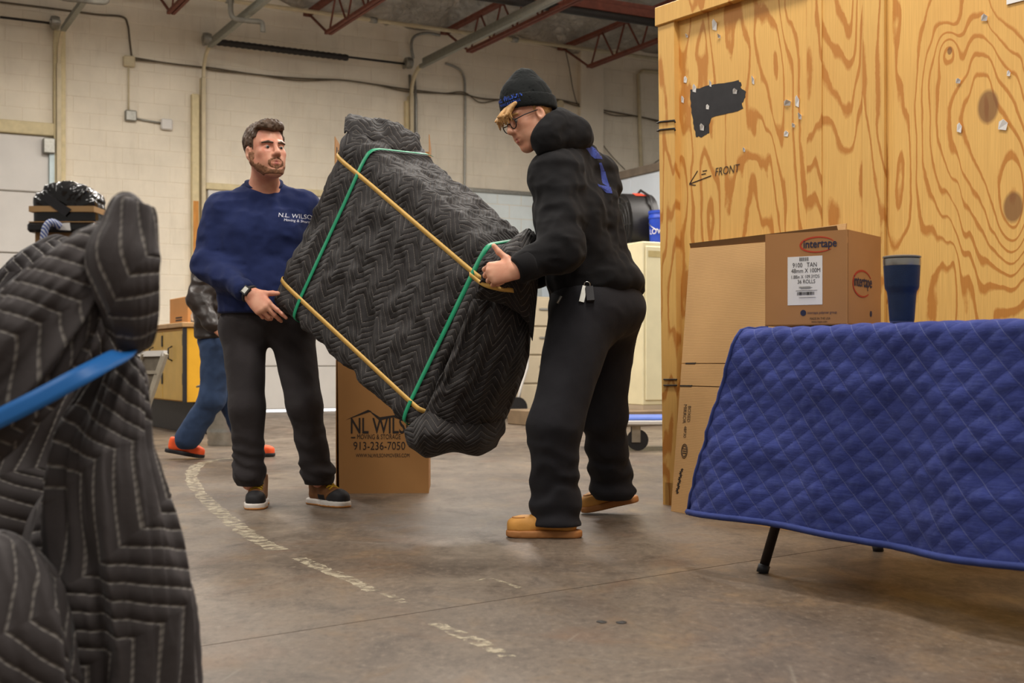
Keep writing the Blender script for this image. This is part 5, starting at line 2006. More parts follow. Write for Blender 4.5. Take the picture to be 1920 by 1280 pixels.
# spectacles
gls = empty('spectacles')
gls.parent = pm2
for s in (-1, 1):
    c = (s * .033, .101, -.004)
    MB().tube([Vector(Wd((c[0] + math.cos(a) * .024, c[1] - abs(math.cos(a)) * .002 - .10 * abs(c[0] + math.cos(a) * .024 - 0) * .12, c[2] + math.sin(a) * .021))) for a in np.linspace(0, 6.283, 29)[:-1]], .0022, 6, True).build('lens_rim', m_blk, gls, True)
    MB().tube([Vector(Wd(q)) for q in ((s * .057, .098, .004), (s * .078, .060, .006), (s * .083, .0, .004))], .0022, 6).build('temple_arm', m_blk, gls, True)
MB().tube([Vector(Wd(q)) for q in ((-.010, .102, .0), (0, .106, .004), (.010, .102, .0))], .002, 6).build('nose_bridge', m_blk, gls, True)

# hoodie
fwd2 = unit((-.85, .48, 0))
lat2 = unit(np.array(rs2) - np.array(ls2))
bk = -fwd2
t_a, t_b = chest2 - lat2 * .085, chest2 + lat2 * .085
p_a, p_b = pel2 - lat2 * .075 + np.array((0, 0, .03)), pel2 + lat2 * .075 + np.array((0, 0, .03))
torso2 = union([cone(t_a, p_a, .145, .150), cone(t_b, p_b, .145, .150), (cone(neck2 + np.array((0.01, 0, -.07)), chest2, .10, .13), .06),
                (cone(neck2 + np.array((.01, 0, -.05)), ls2, .08, .088), .05), (cone(neck2 + np.array((.01, 0, -.05)), rs2, .08, .088), .05),
                (cone(A(1064, 294, 5.22), A(1042, 328, 5.12), .084, .09), .05), (cone(A(1084, 300, 5.32), rs2 + np.array((.01, 0, .01)), .08, .085), .05),
                (ell(pel2 + bk * .02 + np.array((0, 0, .07)), (.20, .20, .10)), .06)], .07)
sl2 = union([cone(ls2, le2, .098, .082), (cone(le2, lw2 - unit(lw2 - le2) * .02, .080, .052), .04)], .04)
sr2 = union([cone(rs2, re2, .09, .075), (cone(re2, rw2, .072, .05), .04)], .04)
hood_ = union([cone(A(1016, 288, 5.08), A(1020, 262, 5.075), .022, .032), (cone(A(1020, 262, 5.075), A(1026, 240, 5.095), .032, .036), .06), (cone(A(1026, 240, 5.095), A(1046, 230, 5.15), .036, .042), .08),
               (cone(A(1046, 230, 5.15), A(1082, 246, 5.20), .042, .044), .08), (cone(A(1082, 246, 5.20), A(1100, 266, 5.23), .044, .028), .06),
               (cone(A(1050, 232, 5.18), A(1066, 238, 5.33), .042, .040), .05), (cone(A(1066, 238, 5.33), A(1040, 275, 5.30), .038, .034), .04),
               (cone(A(1030, 255, 5.095), A(1085, 258, 5.165), .034, .034), .08), (cone(A(1024, 270, 5.10), A(1060, 268, 5.15), .028, .030), .08)], .05)


def hoodie(p):
    d = smin(smin(torso2(p), sl2(p), .05), sr2(p), .05)
    d = d - .5 * folds(p, .012, 8.0, (1.1, 1, .5), 4.0) - .5 * folds(p, .013, 6.5, (.8, .8, 1.5), 9.0)
    d = smax(d, 0.93 + .10 * (p[:, 0] - pel2[0]) - p[:, 2], .02)
    wv = unit(lw2 - le2)
    d = smax(d, np.where(np.linalg.norm(p - V(lw2), axis=1) < .13, (p - V(lw2 + wv * .0)) @ V(wv), -1), .005)
    nk = cone(hc2 + Z2 * -.04, neck2 + np.array((-.01, -.01, .0)), .066, .060)(p)
    return smax(d, -nk, .01)


def hoodf(p):
    d = hood_(p) + .006 - .5 * folds(p, .010, 10, (1, 1, 1), 3.0)
    nk = local(ell((0, -.01, .0), (.084, .112, .125)), hc2, X2, Y2, Z2)(p)
    nk = smin(nk, cone(hc2 + Z2 * -.06, neck2 + fwd2 * .02 + np.array((0, 0, .03)), .066, .058)(p), .02)
    return smax(d, -nk, .012)


lo, hi = bbox(neck2, ls2, rs2, le2, re2, lw2, pel2, m=.24)
hd_o = sdf_mesh('hoodie', hoodie, lo, hi, .007, m_hood, pm2)
sdf_mesh('hood', hoodf, neck2 - .32, neck2 + .32, .006, m_hood, hd_o)
wv = unit(lw2 - le2)
MB().tube([Vector(lw2 - wv * .07), Vector(lw2 - wv * .055), Vector(lw2 - wv * .004), Vector(lw2 + wv * .004)], [.054, .060, .052, .044], 20).build('cuff', m_hood, hd_o, True)
# waistband
# print across the back
bdir = -bk * 1.0
o_b = A(1120, 330, 5.0)
exb, eyb = np.array((.72, .60, 0)), np.array((.16, 0, 1))
pd = (-.30, 1.0, 0)
pd = unit(np.array((-.62, .72, 0)))
up_ = unit((-.16, .08, 1))
exb = unit(np.cross(-pd, up_)) * -1
if exb[0] < 0: exb = -exb
pd = unit((0, 1, 0))
bp_ = [[(1083, 264), (1104, 279), (1126, 288), (1130, 298), (1114, 302), (1106, 297), (1098, 288), (1087, 285)],
       [(1122, 308), (1127, 306), (1134, 320), (1126, 322)],
       [(1126, 322), (1135, 321), (1137, 330), (1142, 347), (1141, 354), (1128, 348)],
       [(1116, 353), (1126, 354), (1144, 352), (1146, 367), (1134, 367), (1130, 360), (1119, 358)]]
cb_ = A(1120, 320, 5.3)
for pl_ in bp_:
    shape_wrap('back_print', [[((x - 1120) / FPX * 5.3, -(y - 320) / FPX * 5.3) for x, y in pl_]], cb_, (1, 0, 0), (0, 0, 1), pd, hoodie, m_blueprint, hd_o)
# trousers
legl2 = union([cone(lh2 + np.array((-.02, -.02, 0)), lk2, .140, .100), (cone(lk2, la2 + np.array((0, 0, .03)), .096, .090), .05), (cone(la2 + np.array((.005, 0, .1)), la2 + np.array((.012, 0, -.03)), .086, .098), .03)], .05)
legr2 = union([cone(rh2, rk2, .135, .098), (cone(rk2, ra2 + np.array((0, 0, .03)), .096, .086), .05), (cone(ra2 + np.array((.0, 0, .1)), ra2 + np.array((.01, 0, -.02)), .084, .092), .03)], .05)
seat2 = union([cone(p_a + np.array((0, 0, -.05)), lh2, .14, .13), cone(p_b + np.array((0, 0, -.05)), rh2, .14, .13), (ell((lh2 + rh2) / 2 + bk * .04 + np.array((0, 0, .02)), (.16, .18, .13)), .06)], .06)


def trousers2(p):
    d = smin(smin(legl2(p), legr2(p), .02), seat2(p), .06)
    zz_ = p[:, 2]
    low = np.clip((.5 - zz_) / .35, 0, 1)
    d = d - .5 * folds(p, .012, 6.5, (1, 1, .8), 15.0) * (.5 + .5 * low) - low * .007 * np.sin(zz_ * 60 + 4 * fbm(p * 7, 2))
    d = smax(d, np.where(p[:, 1] < 5.32, .045 - .18 * np.clip(.06 - p[:, 0], 0, .2), .075) - zz_, .006)
    return smax(d, zz_ - 1.06, .01)


lo, hi = bbox(pel2, lh2, rh2, la2, ra2, m=.22)
tr2 = sdf_mesh('trousers', trousers2, lo, hi, .007, m_pant2, pm2)
moc = dict(upper=m_wheat, sole=m_wheat_sole)
f0 = F(942, 1008)
shoe(pm2, (f0.x + .005, f0.y + .03, 0), (f0.x + .305, f0.y + .01, 0), moc, width=.052, height=.085, style='moc')
f1 = F(1086, 962)
shoe(pm2, (f1.x, f1.y - .02, 0), (f1.x + .26, f1.y - .02, 0), moc, width=.050, height=.085, style='moc', heel_lift=.055, lift=0.0)
# keys clipped at the hip and pocket zip
kb = project(np.array([A(1108, 528, 4.8)], np.float32), (0, 1, 0), trousers2, .012, 60)[0]
kr = empty('key_ring', kb)
kr.parent = pm2
MB().tube([(math.cos(a) * .012, 0, .004 + math.sin(a) * .012) for a in np.linspace(0, 6.283, 17)[:-1]], .002, 6, True).build('ring', m_chrome, kr, True)
MB().bar((-.008, -.004, -.002), (-.024, -.034, -.066), .02, .006, (0, 1, 0)).build('key_tag', m_galv, kr)
MB().bar((.008, -.010, -.005), (.012, -.040, -.062), .030, .014, (0, 1, 0)).build('key_fob', m_blk, kr)
zp = project(np.array([A(1050, 562, 4.8), A(1058, 548, 4.8)], np.float32), (0, 1, 0), trousers2, .004, 60)
MB().tube([Vector(q) for q in zp], .006, 6).build('pocket_zip', m_galv, pm2, True)

# ---------------------------------------------------------------- walker in the background
pm3 = empty('person', label='person in dark leather jacket, jeans and bright orange trainers walking past the cabinets', cat='person')
D3 = 8.9
c3 = lambda x, y, d=0.0: A(x, y, D3 + d)
neck3, chest3, pel3 = c3(418, 470, .05), c3(405, 520, .05), c3(408, 635, .05)
rs3, ls3 = c3(392, 492, -.12), c3(410, 492, .22)
re3, rw3 = c3(372, 560, -.2), c3(398, 610, -.28)
rh3, lh3 = c3(408, 650, -.05), c3(420, 650, .12)
rk3, ra3 = c3(398, 748, -.05), c3(352, 822, -.0)
lk3, la3 = c3(432, 748, .12), c3(470, 838, .12)
hs3 = head_sdf()
hc3 = c3(436, 425, .05)
X3, Y3, Z3 = frame((1, -.1, -.1))
body3 = union([local(hs3, hc3, X3, Y3, Z3), (cone(hc3 + Z3 * -.06, neck3, .056, .064), .03), (cone(neck3, chest3, .09, .12), .05), (cone(chest3, pel3, .12, .12), .05),
               (cone(rs3, re3, .05, .042), .03), (cone(re3, rw3, .042, .03), .02), (cone(rw3, rw3 + np.array((.06, 0, -.06)), .032, .022), .02),
               (cone(rh3, rk3, .08, .055), .04), (cone(rk3, ra3, .05, .036), .03), (cone(lh3, lk3, .08, .055), .04), (cone(lk3, la3, .05, .036), .03)], .03)
lo, hi = bbox(hc3, rw3, ra3, la3, m=.17)
sdf_mesh('body', body3, lo, hi, .008, m_skin2, pm3)
jk = union([cone(chest3 + np.array((0, -.1, 0)), pel3 + np.array((0, -.08, .0)), .14, .135), cone(chest3 + np.array((0, .1, 0)), pel3 + np.array((0, .08, 0)), .14, .135), (cone(neck3 + np.array((0, 0, -.05)), chest3, .1, .14), .05),
            (cone(rs3, re3, .085, .075), .04), (cone(re3, rw3, .075, .055), .03), (cone(neck3, rs3, .07, .085), .05), (cone(neck3, ls3, .07, .085), .05)], .06)
sdf_mesh('leather_jacket', lambda p: smax(jk(p) - .5 * folds(p, .016, 9, (1, 1, 1.5), 1.0), .84 - p[:, 2], .02), lo, hi, .011, m_leather, pm3)
jn = union([cone(pel3, rh3, .13, .115), cone(pel3, lh3, .13, .115), (cone(rh3, rk3, .112, .085), .04), (cone(rk3, ra3, .082, .088), .04), (cone(lh3, lk3, .112, .085), .02), (cone(lk3, la3, .082, .088), .04)], .03)
sdf_mesh('jeans', lambda p: smax(smax(jn(p) - .5 * folds(p, .010, 9, (1, 1, 1), 8.0), p[:, 2] - .95, .01), .075 - p[:, 2], .01), lo, hi, .011, m_denim, pm3)
run = dict(upper=m_orange, sole=m_blk)
f3 = F(386, 860)
shoe(pm3, (f3.x, f3.y, 0), (f3.x - .285, f3.y, 0), run, width=.05, height=.085, heel_lift=.05, sole_h=.028)
f3 = F(518, 856)
shoe(pm3, (f3.x, f3.y, 0), (f3.x - .29, f3.y + .02, 0), run, width=.05, height=.085, sole_h=.028)
# ================================================================ quilted wraps
def quilt_mat(name, c, stitch, spacing, half, amp, wid, bumpd, dash=.008, var=.2):
    t = NT(name)
    uvn = t.n('ShaderNodeTexCoord').outputs['UV']
    sx = t.n('ShaderNodeSeparateXYZ')
    t.t.links.new(uvn, sx.inputs[0])
    u, v = sx.outputs[0], sx.outputs[1]
    tri = t.math('MULTIPLY', t.math('ABSOLUTE', t.math('SUBTRACT', t.math('FRACT', t.math('DIVIDE', u, 2 * half)), .5)), 2 * amp)
    f = t.math('FRACT', t.math('DIVIDE', t.math('ADD', v, tri), spacing))
    dist = t.math('ABSOLUTE', t.math('SUBTRACT', f, .5))                 # 0 on the seam .. 0.5 between seams
    seam = t.ramp(dist, [(0.0, 1.0), (wid / spacing * .5, 1.0), (wid / spacing * .9, 0.0)])
    ds = t.ramp(t.math('FRACT', t.math('DIVIDE', u, dash)), [(0.0, .25), (.3, 1.0), (.7, 1.0), (1.0, .25)])
    seam = t.math('MULTIPLY', seam, ds)
    nz = t.noise(t.coord('pos'), 6.0, 6, .65)
    k = t.ramp(nz, [(.3, sc(c, 1 - var)), (.7, sc(c, 1 + var))])
    k = t.mix(seam, k, stitch)
    hgt = t.math('SINE', t.math('MULTIPLY', dist, math.pi))
    nb = t.bump(t.noise(t.coord('pos'), 240, 3), .15, .0015)
    nb = t.bump(t.noise(t.coord('pos'), 26, 5, .6), .3, .008, nb)
    nb = t.bump(t.math('POWER', hgt, .6), .8, bumpd, nb)
    return t.out(k, .72, nb, spec=.25, **{'Sheen Weight': .06})


m_qblack = quilt_mat('black_chevron_quilt', srgb(36, 32, 31), srgb(108, 100, 93), .030, .072, .066, .0019, .0045)
m_qgrey = quilt_mat('grey_chevron_quilt', srgb(68, 62, 61), srgb(142, 135, 128), .036, .125, .10, .0036, .009, .010, .15)
m_green = M('green_strap', srgb(20, 138, 96), .5, .08, 20)
m_yband = M('tan_yellow_strap', srgb(206, 164, 84), .5, .1, 20)
m_blueband = M('blue_stretch_band', srgb(40, 112, 186), .45, .1, 8)

load = empty('wrapped_furniture', label='bulky furniture piece wrapped in black chevron-quilted blanket with green and yellow straps', cat='furniture')
# corners: [along, down, back]
C8 = np.zeros((2, 2, 2, 3))
C8[0, 0, 0] = P(648, 243, 5.75)
C8[1, 0, 0] = P(930, 474, 5.00)
C8[0, 1, 0] = P(500, 560, 5.85)
C8[1, 1, 0] = P(772, 818, 5.10)
C8[0, 0, 1] = P(782, 262, 6.05)
C8[1, 0, 1] = P(1004, 458, 5.30)
C8[1, 1, 1] = P(942, 820, 5.40)
C8[0, 1, 1] = P(640, 580, 6.15)
LD = np.array((1.18, .80, .42))


def tri8(q):
    a, b, c = q[..., 0:1], q[..., 1:2], q[..., 2:3]
    r = 0
    for i in (0, 1):
        for j in (0, 1):
            for k in (0, 1):
                r = r + (a if i else 1 - a) * (b if j else 1 - b) * (c if k else 1 - c) * C8[i, j, k]
    return r


def load_surface(q, extra=0.0, flat=False):
    """unit-cube surface point -> rounded, slumped and wrinkled cloth surface"""
    q = np.asarray(q, float)
    m = q * LD
    rad = .055
    core = np.clip(m, rad, LD - rad)
    d = m - core
    L = np.linalg.norm(d, axis=-1, keepdims=True) + 1e-9
    n = d / L
    m2 = core + n * rad
    u = m2 / LD
    p = tri8(u)
    e = .01
    nw = unit_rows(tri8((m2 + n * e) / LD) - p)
    a, b, c = q[..., 0], q[..., 1], q[..., 2]
    big = fbm(p * V((2.2, 2.2, 2.2)) + 3, 2)
    wr = fbm(np.stack([(a * 1.18 + b * .8) * 4, (a * 1.18 - b * .8) * 9, c * 4 + 0 * a], -1), 3)
    sm = fbm(p * 13, 3)
    dsp = .020 * big + .013 * (1 - np.abs(wr) * 1.6) + .006 * sm
    gk = 0
    for key, pos in ((b, .14), (b, .87)):
        gk = np.maximum(gk, np.exp(-((key - pos) * LD[1] / .035) ** 2))
    for pos in (.18, .935):
        gk = np.maximum(gk, np.exp(-((a - pos) * LD[0] / .035) ** 2))
    dsp = dsp * (1 - gk) - .002 * gk
    if flat: dsp = 0 * dsp
    dsp = dsp + .022 * np.exp(-((a - .0) ** 2 + (b - 0) ** 2) * 40) - .006
    return p + nw * (dsp + extra)[..., None]


def unit_rows(x):
    return x / (np.linalg.norm(x, axis=-1, keepdims=True) + 1e-9)


def load_face(axis, side, n1, n2):
    """grid over one face of the unit cube, denser towards its rounded rims"""
    def ax(n, L):
        t_ = np.linspace(0, 1, n)
        return t_
    o = [k for k in range(3) if k != axis]
    g1, g2 = np.meshgrid(ax(n1, 1), ax(n2, 1), indexing='ij')
    q = np.zeros(g1.shape + (3,))
    q[..., o[0]], q[..., o[1]], q[..., axis] = g1, g2, side
    return q


verts, quads, uvs = [], [], []
base_i = 0
for axis, side, n1, n2 in ((2, 0, 150, 104), (1, 0, 150, 56), (0, 1, 104, 56), (0, 0, 60, 36), (1, 1, 100, 40), (2, 1, 60, 40)):
    q = load_face(axis, side, n1, n2)
    p = load_surface(q)
    m = q * LD
    if axis == 2: uv = np.stack([m[..., 0], m[..., 1]], -1)
    elif axis == 1: uv = np.stack([m[..., 0] + .03, (-m[..., 2] if side == 0 else .8 + m[..., 2])], -1)
    else: uv = np.stack([(1.18 + m[..., 2] if side else -m[..., 2]), m[..., 1]], -1)
    nu, nv = p.shape[:2]
    idx = np.arange(nu * nv).reshape(nu, nv) + base_i
    f = np.stack([idx[:-1, :-1], idx[1:, :-1], idx[1:, 1:], idx[:-1, 1:]], -1).reshape(-1, 4)
    flip = {(2, 0): True, (1, 0): False, (0, 1): False, (0, 0): True, (1, 1): True, (2, 1): False}[(axis, side)]
    verts.append(p.reshape(-1, 3)); quads.append(f); uvs.append(uv.reshape(-1, 2))
    base_i += nu * nv
verts, quads, uvs = np.concatenate(verts), np.concatenate(quads), np.concatenate(uvs)
me = bpy.data.meshes.new('quilt_wrap')
me.from_pydata(verts.tolist(), [], quads.tolist())
lay = me.uv_layers.new(name='UVMap')
lay.data.foreach_set('uv', uvs[quads.reshape(-1)].astype(np.float32).ravel())
import bmesh
bm = bmesh.new()
bm.from_mesh(me)
bmesh.ops.remove_doubles(bm, verts=bm.verts, dist=.004)
bmesh.ops.recalc_face_normals(bm, faces=bm.faces)
bm.to_mesh(me)
bm.free()
link('quilt_wrap', me, m_qblack, load, True, fixn=False)


def strap(name, mat, pts, w, lift=.007):
    """flat ribbon laid over the cloth through unit-cube surface points"""
    n = 26
    qs_, sd = [], []
    for a, b in zip(pts[:-1], pts[1:]):
        a, b = np.array(a, float), np.array(b, float)
        for k in range(n):
            qs_.append(a + (b - a) * k / n)
    qs_.append(np.array(pts[-1], float))
    p = load_surface(np.array(qs_), lift, True)
    ker = np.array([1, 2, 3, 2, 1]) / 9
    pp = np.pad(p, ((2, 2), (0, 0)), mode='edge')
    p = sum(pp[i:i + len(p)] * ker[i] for i in range(5))
    d = unit_rows(np.gradient(p, axis=0))
    p2 = load_surface(np.array(qs_), lift + .02)
    nrm = unit_rows(p2 - load_surface(np.array(qs_), lift))
    s = unit_rows(np.cross(d, nrm))
    g = np.stack([p - s * w / 2, p + s * w / 2], 1)
    return grid_mesh(name, g, np.zeros(g.shape[:2] + (2,)), mat, load, thick=.0015)


e_ = 1e-4
for v0, v1 in ((.14, .15), (.87, .87)):
    strap('yellow_strap', m_yband, [(0, v0, .95), (0, v0, .05), (e_, v0, 0), (.97, v1, 0), (1, v1, .04), (1, v1 + .02, .95)], .021)
for u0, u1 in ((.18, .18), (.945, .925)):
    strap('green_strap', m_green, [(u0, 0, .95), (u0, 0, .05), (u0, .02, 0), (u1, .98, 0), (u1, 1, .05), (u1, 1, .9)], .021)

# loose cloth: sagging pouch under the lower corner, gathered rim along the top, bunch by the gripping hand
def patch(name, rows, n1, n2, bulge, mat, out=(0, -1, 0), seed=0, amp=.012, thick=.006, parent=None):
    """smooth cloth patch through rows of points"""
    rr = np.array([catmull(r, n2) for r in rows])
    g = np.array([catmull(list(rr[:, j]), n1) for j in range(n2)]).transpose(1, 0, 2)
    ii, jj = np.meshgrid(np.linspace(0, 1, n1), np.linspace(0, 1, n2), indexing='ij')
    o = np.array(out, float)
    g = g + o * (bulge * np.sin(np.pi * ii) + amp * (1 - 1.6 * np.abs(fbm(np.stack([ii * 4 + seed, jj * 7, 0 * ii + seed], -1), 3))))[..., None]
    l1 = np.linalg.norm(np.diff(g, axis=0), axis=-1).sum(0).mean()
    l2 = np.linalg.norm(np.diff(g, axis=1), axis=-1).sum(1).mean()
    return grid_mesh(name, g, np.stack([jj * l2, ii * l1], -1), mat, load if parent is None else parent, thick=thick)


def row(*a): return [np.array(P(*q)[:]) for q in a]


patch('sagging_fold', [row((758, 806, 5.09), (800, 772, 5.06), (850, 775, 5.12), (900, 782, 5.2), (945, 775, 5.34)),
                       row((762, 828, 5.09), (795, 815, 5.0), (845, 812, 5.02), (900, 820, 5.1), (948, 806, 5.36)),
                       row((772, 840, 5.12), (798, 848, 5.06), (845, 836, 5.06), (895, 848, 5.16), (938, 822, 5.38)),
                       row((790, 846, 5.2), (803, 858, 5.15), (850, 847, 5.15), (897, 854, 5.24), (930, 838, 5.4)),
                       row((792, 838, 5.32), (805, 845, 5.3), (850, 840, 5.3), (895, 846, 5.34), (925, 832, 5.42))], 40, 60, .015, m_qblack, seed=2)
patch('gathered_rim', [row((645, 252, 5.74), (690, 262, 5.74), (740, 283, 5.80), (788, 292, 5.92)),
                       row((650, 226, 5.84), (700, 232, 5.86), (750, 244, 5.92), (786, 262, 6.0)),
                       row((668, 228, 5.98), (712, 238, 6.0), (755, 252, 6.04), (780, 272, 6.08))], 30, 50, .01, m_qblack, (0, -.3, 1), 5, .014)
patch('back_flap', [row((800, 306, 5.9), (830, 326, 5.85), (862, 346, 5.78)), row((812, 316, 5.86), (840, 340, 5.8), (858, 350, 5.74))], 8, 16, .004, m_qblack, seed=7, amp=.004)
patch('hand_bunch', [row((905, 488, 4.97), (940, 462, 5.0), (985, 430, 5.12), (1003, 436, 5.2)),
                     row((905, 510, 4.96), (945, 490, 4.96), (990, 470, 5.03), (1010, 470, 5.15)),
                     row((898, 535, 4.97), (945, 532, 4.97), (985, 548, 5.02), (1006, 552, 5.12)),
                     row((890, 560, 5.0), (940, 570, 5.0), (985, 600, 5.08), (998, 640, 5.2))], 36, 40, .02, m_qblack, (0.1, -1, .1), 9, .014)
patch('side_drape', [row((885, 560, 5.03), (930, 560, 5.03), (975, 560, 5.1), (1002, 552, 5.2)),
                     row((850, 650, 5.06), (900, 660, 5.05), (955, 660, 5.12), (992, 650, 5.28)),
                     row((815, 730, 5.07), (870, 740, 5.06), (925, 745, 5.16), (975, 720, 5.34)),
                     row((790, 785, 5.08), (850, 800, 5.08), (905, 805, 5.2), (946, 790, 5.38))], 60, 50, .02, m_qblack, (0.2, -1, 0), 13, .018)
MB().tube([Vector(q) for q in row((918, 828, 5.36), (928, 812, 5.36), (938, 806, 5.37), (937, 816, 5.38))], .008, 8).build('loose_cord', m_galv, load, True)
bz = row((880, 514, 4.97), (905, 532, 4.94), (935, 541, 4.94), (965, 545, 4.98), (1000, 554, 5.08))
cz_ = catmull(bz, 40)
tw = [np.array((0, -.2 * math.sin(k * .5), .9)) for k in range(40)]
g = np.stack([cz_ - np.array([unit(x) for x in tw]) * .009, cz_ + np.array([unit(x) for x in tw]) * .009], 1)
grid_mesh('strap_tail', g, np.zeros(g.shape[:2] + (2,)), m_yband, load, thick=.0015)

# ================================================================ foreground bundle in a grey quilted blanket
bund = empty('blanket_bundle', label='tall bundle wrapped in grey quilted blanket, cinched with a blue band', cat='bundle')


def loft(name, path, parent, mat, ns=90, nt=96, amp=.10, fr=3.0, tw=0.0, seed=0.0, depth=.62, cap=True, uvr=0.0):
    """path rows: px, py, D, half-width in pixels; folded cloth roll around it"""
    pts = np.array([P(a, b, D)[:] for a, b, D, w in path])
    wd = np.array([w * D / FPX for a, b, D, w in path])
    c = catmull(list(pts), ns)
    w = catmull([np.array([x]) for x in wd], ns)[:, 0]
    d = unit_rows(np.gradient(c, axis=0))
    side = unit_rows(np.cross(d, np.array((0, 1, 0.0))))
    fwd = unit_rows(np.cross(side, d))
    s = np.concatenate([[0], np.cumsum(np.linalg.norm(np.diff(c, axis=0), axis=1))])
    th = np.linspace(0, 2 * math.pi, nt)
    S, T = np.meshgrid(np.arange(ns), th, indexing='ij')
    cs, sn = np.cos(T + tw * s[S]), np.sin(T + tw * s[S])
    nz = np.stack([np.cos(T) * fr + seed, np.sin(T) * fr + s[S] * 1.5, s[S] * fr * 1.3 + seed], -1)
    r = w[S] * (1 + amp * (1 - 1.9 * np.abs(fbm(nz, 3))))
    if cap:
        k = np.minimum(np.arange(ns), np.arange(ns)[::-1]) / (ns * .10)
        r = r * np.sqrt(np.clip(1 - (1 - np.clip(k, 0, 1)) ** 2, 0.0004, 1))[S]
    pos = c[S] + side[S] * (np.cos(T) * r)[..., None] + fwd[S] * (np.sin(T) * r * depth)[..., None]
    uv = np.stack([s[S] * math.cos(uvr) + T * w.mean() * math.sin(uvr), T * w.mean() * math.cos(uvr) - s[S] * math.sin(uvr)], -1)
    return grid_mesh(name, pos, uv, mat, parent)


loft('drape', [(190, 500, 2.44, 46), (170, 590, 2.46, 70), (130, 660, 2.48, 96), (120, 710, 2.5, 118), (100, 770, 2.5, 150), (80, 860, 2.52, 178), (80, 950, 2.52, 200), (84, 1050, 2.52, 222), (84, 1150, 2.52, 230), (84, 1280, 2.52, 230), (84, 1323, 2.52, 230)],
     bund, m_qgrey, 190, 170, .22, 1.8, 0, 3.1, .5, False, .5)
loft('top_fold', [(258, 372, 2.10, 16), (252, 384, 2.10, 40), (243, 430, 2.09, 52), (232, 480, 2.08, 66), (236, 530, 2.08, 60), (243, 575, 2.09, 52), (246, 620, 2.11, 44), (250, 652, 2.15, 28)], bund, m_qgrey, 110, 110, .09, 2.0, 0, 1.2, .8, True, .9)
loft('left_roll', [(226, 420, 2.15, 26), (200, 462, 2.13, 48), (150, 520, 2.11, 66), (95, 590, 2.09, 86), (35, 670, 2.07, 96), (-40, 745, 2.07, 96), (-110, 820, 2.1, 84)], bund, m_qgrey, 140, 130, .24, 1.7, 0, 6.5, .7, True, 1.2)
loft('lower_fold', [(-30, 1020, 2.12, 30), (-10, 1060, 2.08, 66), (10, 1120, 2.05, 92), (26, 1200, 2.03, 100), (34, 1300, 2.03, 104), (34, 1480, 2.03, 104)], bund, m_qgrey, 110, 120, .16, 1.7, 0, 8.3, .7, True, .2)
loft('side_fold', [(238, 655, 2.20, 20), (226, 700, 2.18, 42), (212, 760, 2.17, 60), (195, 850, 2.16, 84), (203, 950, 2.15, 102), (222, 1050, 2.15, 112), (232, 1150, 2.15, 116), (238, 1280, 2.15, 116), (238, 1440, 2.15, 116)], bund, m_qgrey, 170, 160, .24, 1.6, 0, 14.4, .7, True, .6)
loft('inner_fold', [(120, 900, 2.32, 20), (112, 960, 2.28, 46), (108, 1050, 2.24, 62), (112, 1160, 2.22, 70), (120, 1300, 2.22, 74), (120, 1400, 2.22, 74)], bund, m_qgrey, 110, 110, .2, 1.8, 0, 21.0, .7, True, 1.0)
bc = catmull(row((-60, 812, 2.02), (0, 783, 1.985), (70, 748, 1.975), (150, 705, 1.99), (205, 675, 2.04), (240, 658, 2.10), (256, 652, 2.22)), 60)
dn = unit_rows(np.gradient(bc, axis=0))
up_b = unit_rows(np.cross(np.tile((0, -1.0, 0.15), (60, 1)), dn))
g = np.stack([bc - up_b * .0155, bc - up_b * .006 + np.array((0, -.001, 0)), bc + up_b * .006 + np.array((0, -.001, 0)), bc + up_b * .0155], 1)
grid_mesh('blue_band', g, np.zeros(g.shape[:2] + (2,)), m_blueband, bund, thick=.002)

# second quilted bundle and the black-wrapped wooden post behind it
b2 = tag(loft('blanket_roll', [(135, 452, 2.9, 18), (118, 470, 2.88, 40), (85, 510, 2.85, 56), (40, 570, 2.84, 66), (-5, 640, 2.84, 70), (-40, 720, 2.86, 76), (-60, 850, 2.9, 80), (-70, 1239, 2.9, 84)], None, quilt_mat('grey_quilt_fine', srgb(58, 53, 53), srgb(140, 134, 128), .03, .06, .05, .003, .010, .01), 110, 90, .12, 2.4, 0, 2.2, .7, True, .7),
         'folded grey quilted blanket slumped between the blue-banded bundle and the wooden post', 'blanket')
post = empty('wrapped_post', F(125, 1220) * 1.0, label='wooden post wrapped in black plastic and tape under tan bands', cat='post')
pD = 3.02
pc = P(128, 700, pD)
post.location = (pc.x, pD, 0)


def pz(py): return CAMZ + (HZ - py) / FPX * pD


def pxw(px): return (px - 128) / FPX * pD


m_plastic = M('black_stretch_film', srgb(22, 19, 18), .18, .3, 30, .8, 26, spec=.6)
m_bandtan = M('tan_band', srgb(176, 138, 92), .5, .1)
m_postwood = M('oak_grain', srgb(156, 116, 70), .6, .25, 6, .2, stretch=(1, 1, 14))
MB().box(pxw(78), pxw(180), -.045, .045, 0, pz(432), .004).build('timber', m_postwood, post)
xc_, zc_ = pxw(131), pz(392)


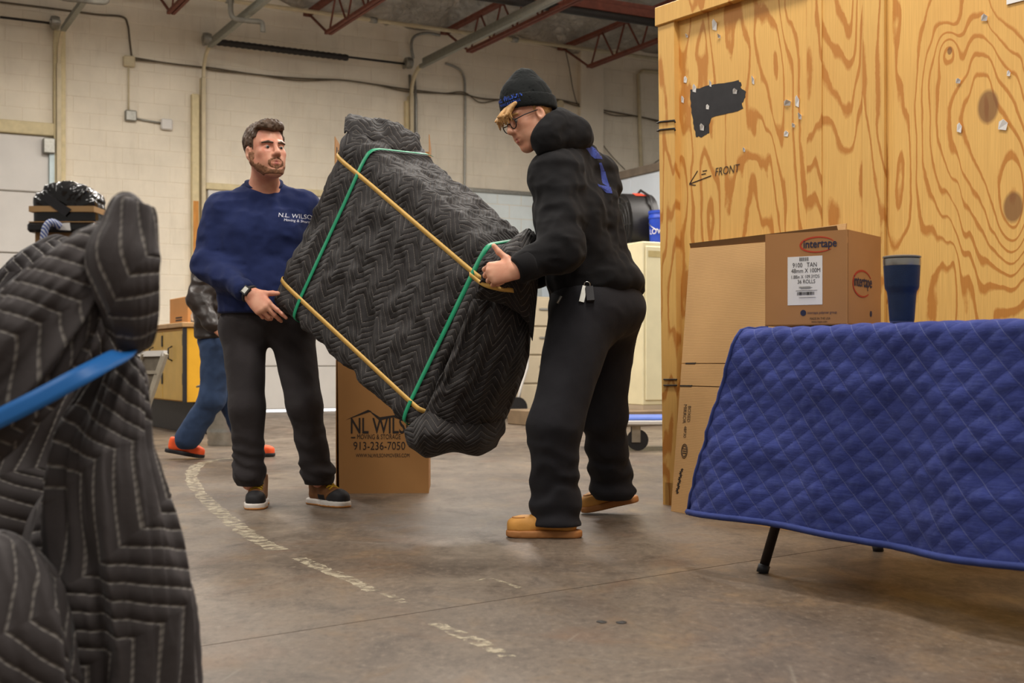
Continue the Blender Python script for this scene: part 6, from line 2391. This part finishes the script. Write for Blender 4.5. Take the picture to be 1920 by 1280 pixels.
def film(p):
    q = np.stack([(p[:, 0] - xc_) / .075, np.maximum(p[:, 2] - zc_, 0) / .058], 1)
    d = (np.linalg.norm(q, axis=1) - 1) * .058
    d = smax(d, np.abs(p[:, 1]) - .052, .03)
    ang = np.arctan2(p[:, 2] - zc_ + .02, p[:, 0] - xc_)
    d = d - .006 * np.clip((p[:, 2] - zc_) / .03, 0, 1) * (1 - 1.8 * np.abs(fbm(np.stack([ang * 3.2, p[:, 1] * 12, p[:, 2] * 14], 1), 3)))
    return smax(d, pz(422) - p[:, 2], .004)


sdf_mesh('film_wrap', film, (xc_ - .11, -.09, pz(424) - .02), (xc_ + .11, .09, pz(340) + .03), .0035, m_plastic, post)
MB().box(pxw(68), pxw(194), -.062, .062, pz(440), pz(421), .006).build('film_hem', m_plastic, post)
MB().box(pxw(71), pxw(191), -.0575, .0575, pz(402), pz(391.5)).build('tan_band', m_bandtan, post)
MB().box(pxw(71), pxw(191), -.0585, .0585, pz(421.5), pz(420)).build('tan_band', m_bandtan, post)
slab_q([Vector((pxw(92), -.0595, pz(377))), Vector((pxw(104), -.0595, pz(368))), Vector((pxw(150), -.0595, pz(398))), Vector((pxw(138), -.0595, pz(411)))], .001, Vector((0, -1, 0))).build('black_tape', m_blk, post)
slab_q([Vector((pxw(130), -.064, pz(424))), Vector((pxw(148), -.064, pz(423))), Vector((pxw(150), -.064, pz(437))), Vector((pxw(128), -.064, pz(436)))], .001, Vector((0, -1, 0))).build('white_sticker', m_paper, post)
t = NT('blue_white_rope')
w = t.n('ShaderNodeTexWave', wave_type='BANDS', bands_direction='DIAGONAL')
t.set(w.inputs['Vector'], t.coord('pos'))
w.inputs['Scale'].default_value = 60
w.inputs['Distortion'].default_value = 3
m_rope = t.out(t.ramp(w.outputs[1], [(.35, srgb(44, 70, 150)), (.65, srgb(206, 210, 220))]), .7)
rp = catmull([np.array((pxw(132), -.07, pz(430))), np.array((pxw(122), -.085, pz(424))), np.array((pxw(113), -.09, pz(432))), np.array((pxw(108), -.09, pz(455))), np.array((pxw(106), -.085, pz(500))), np.array((pxw(110), -.08, pz(560)))], 30)
tag(MB().tube([Vector(q) + Vector((pc.x, pD, 0)) for q in rp], .0085, 10).build('rope', m_rope, smooth=True), 'short blue and white braided rope looped against the wrapped post', 'rope')
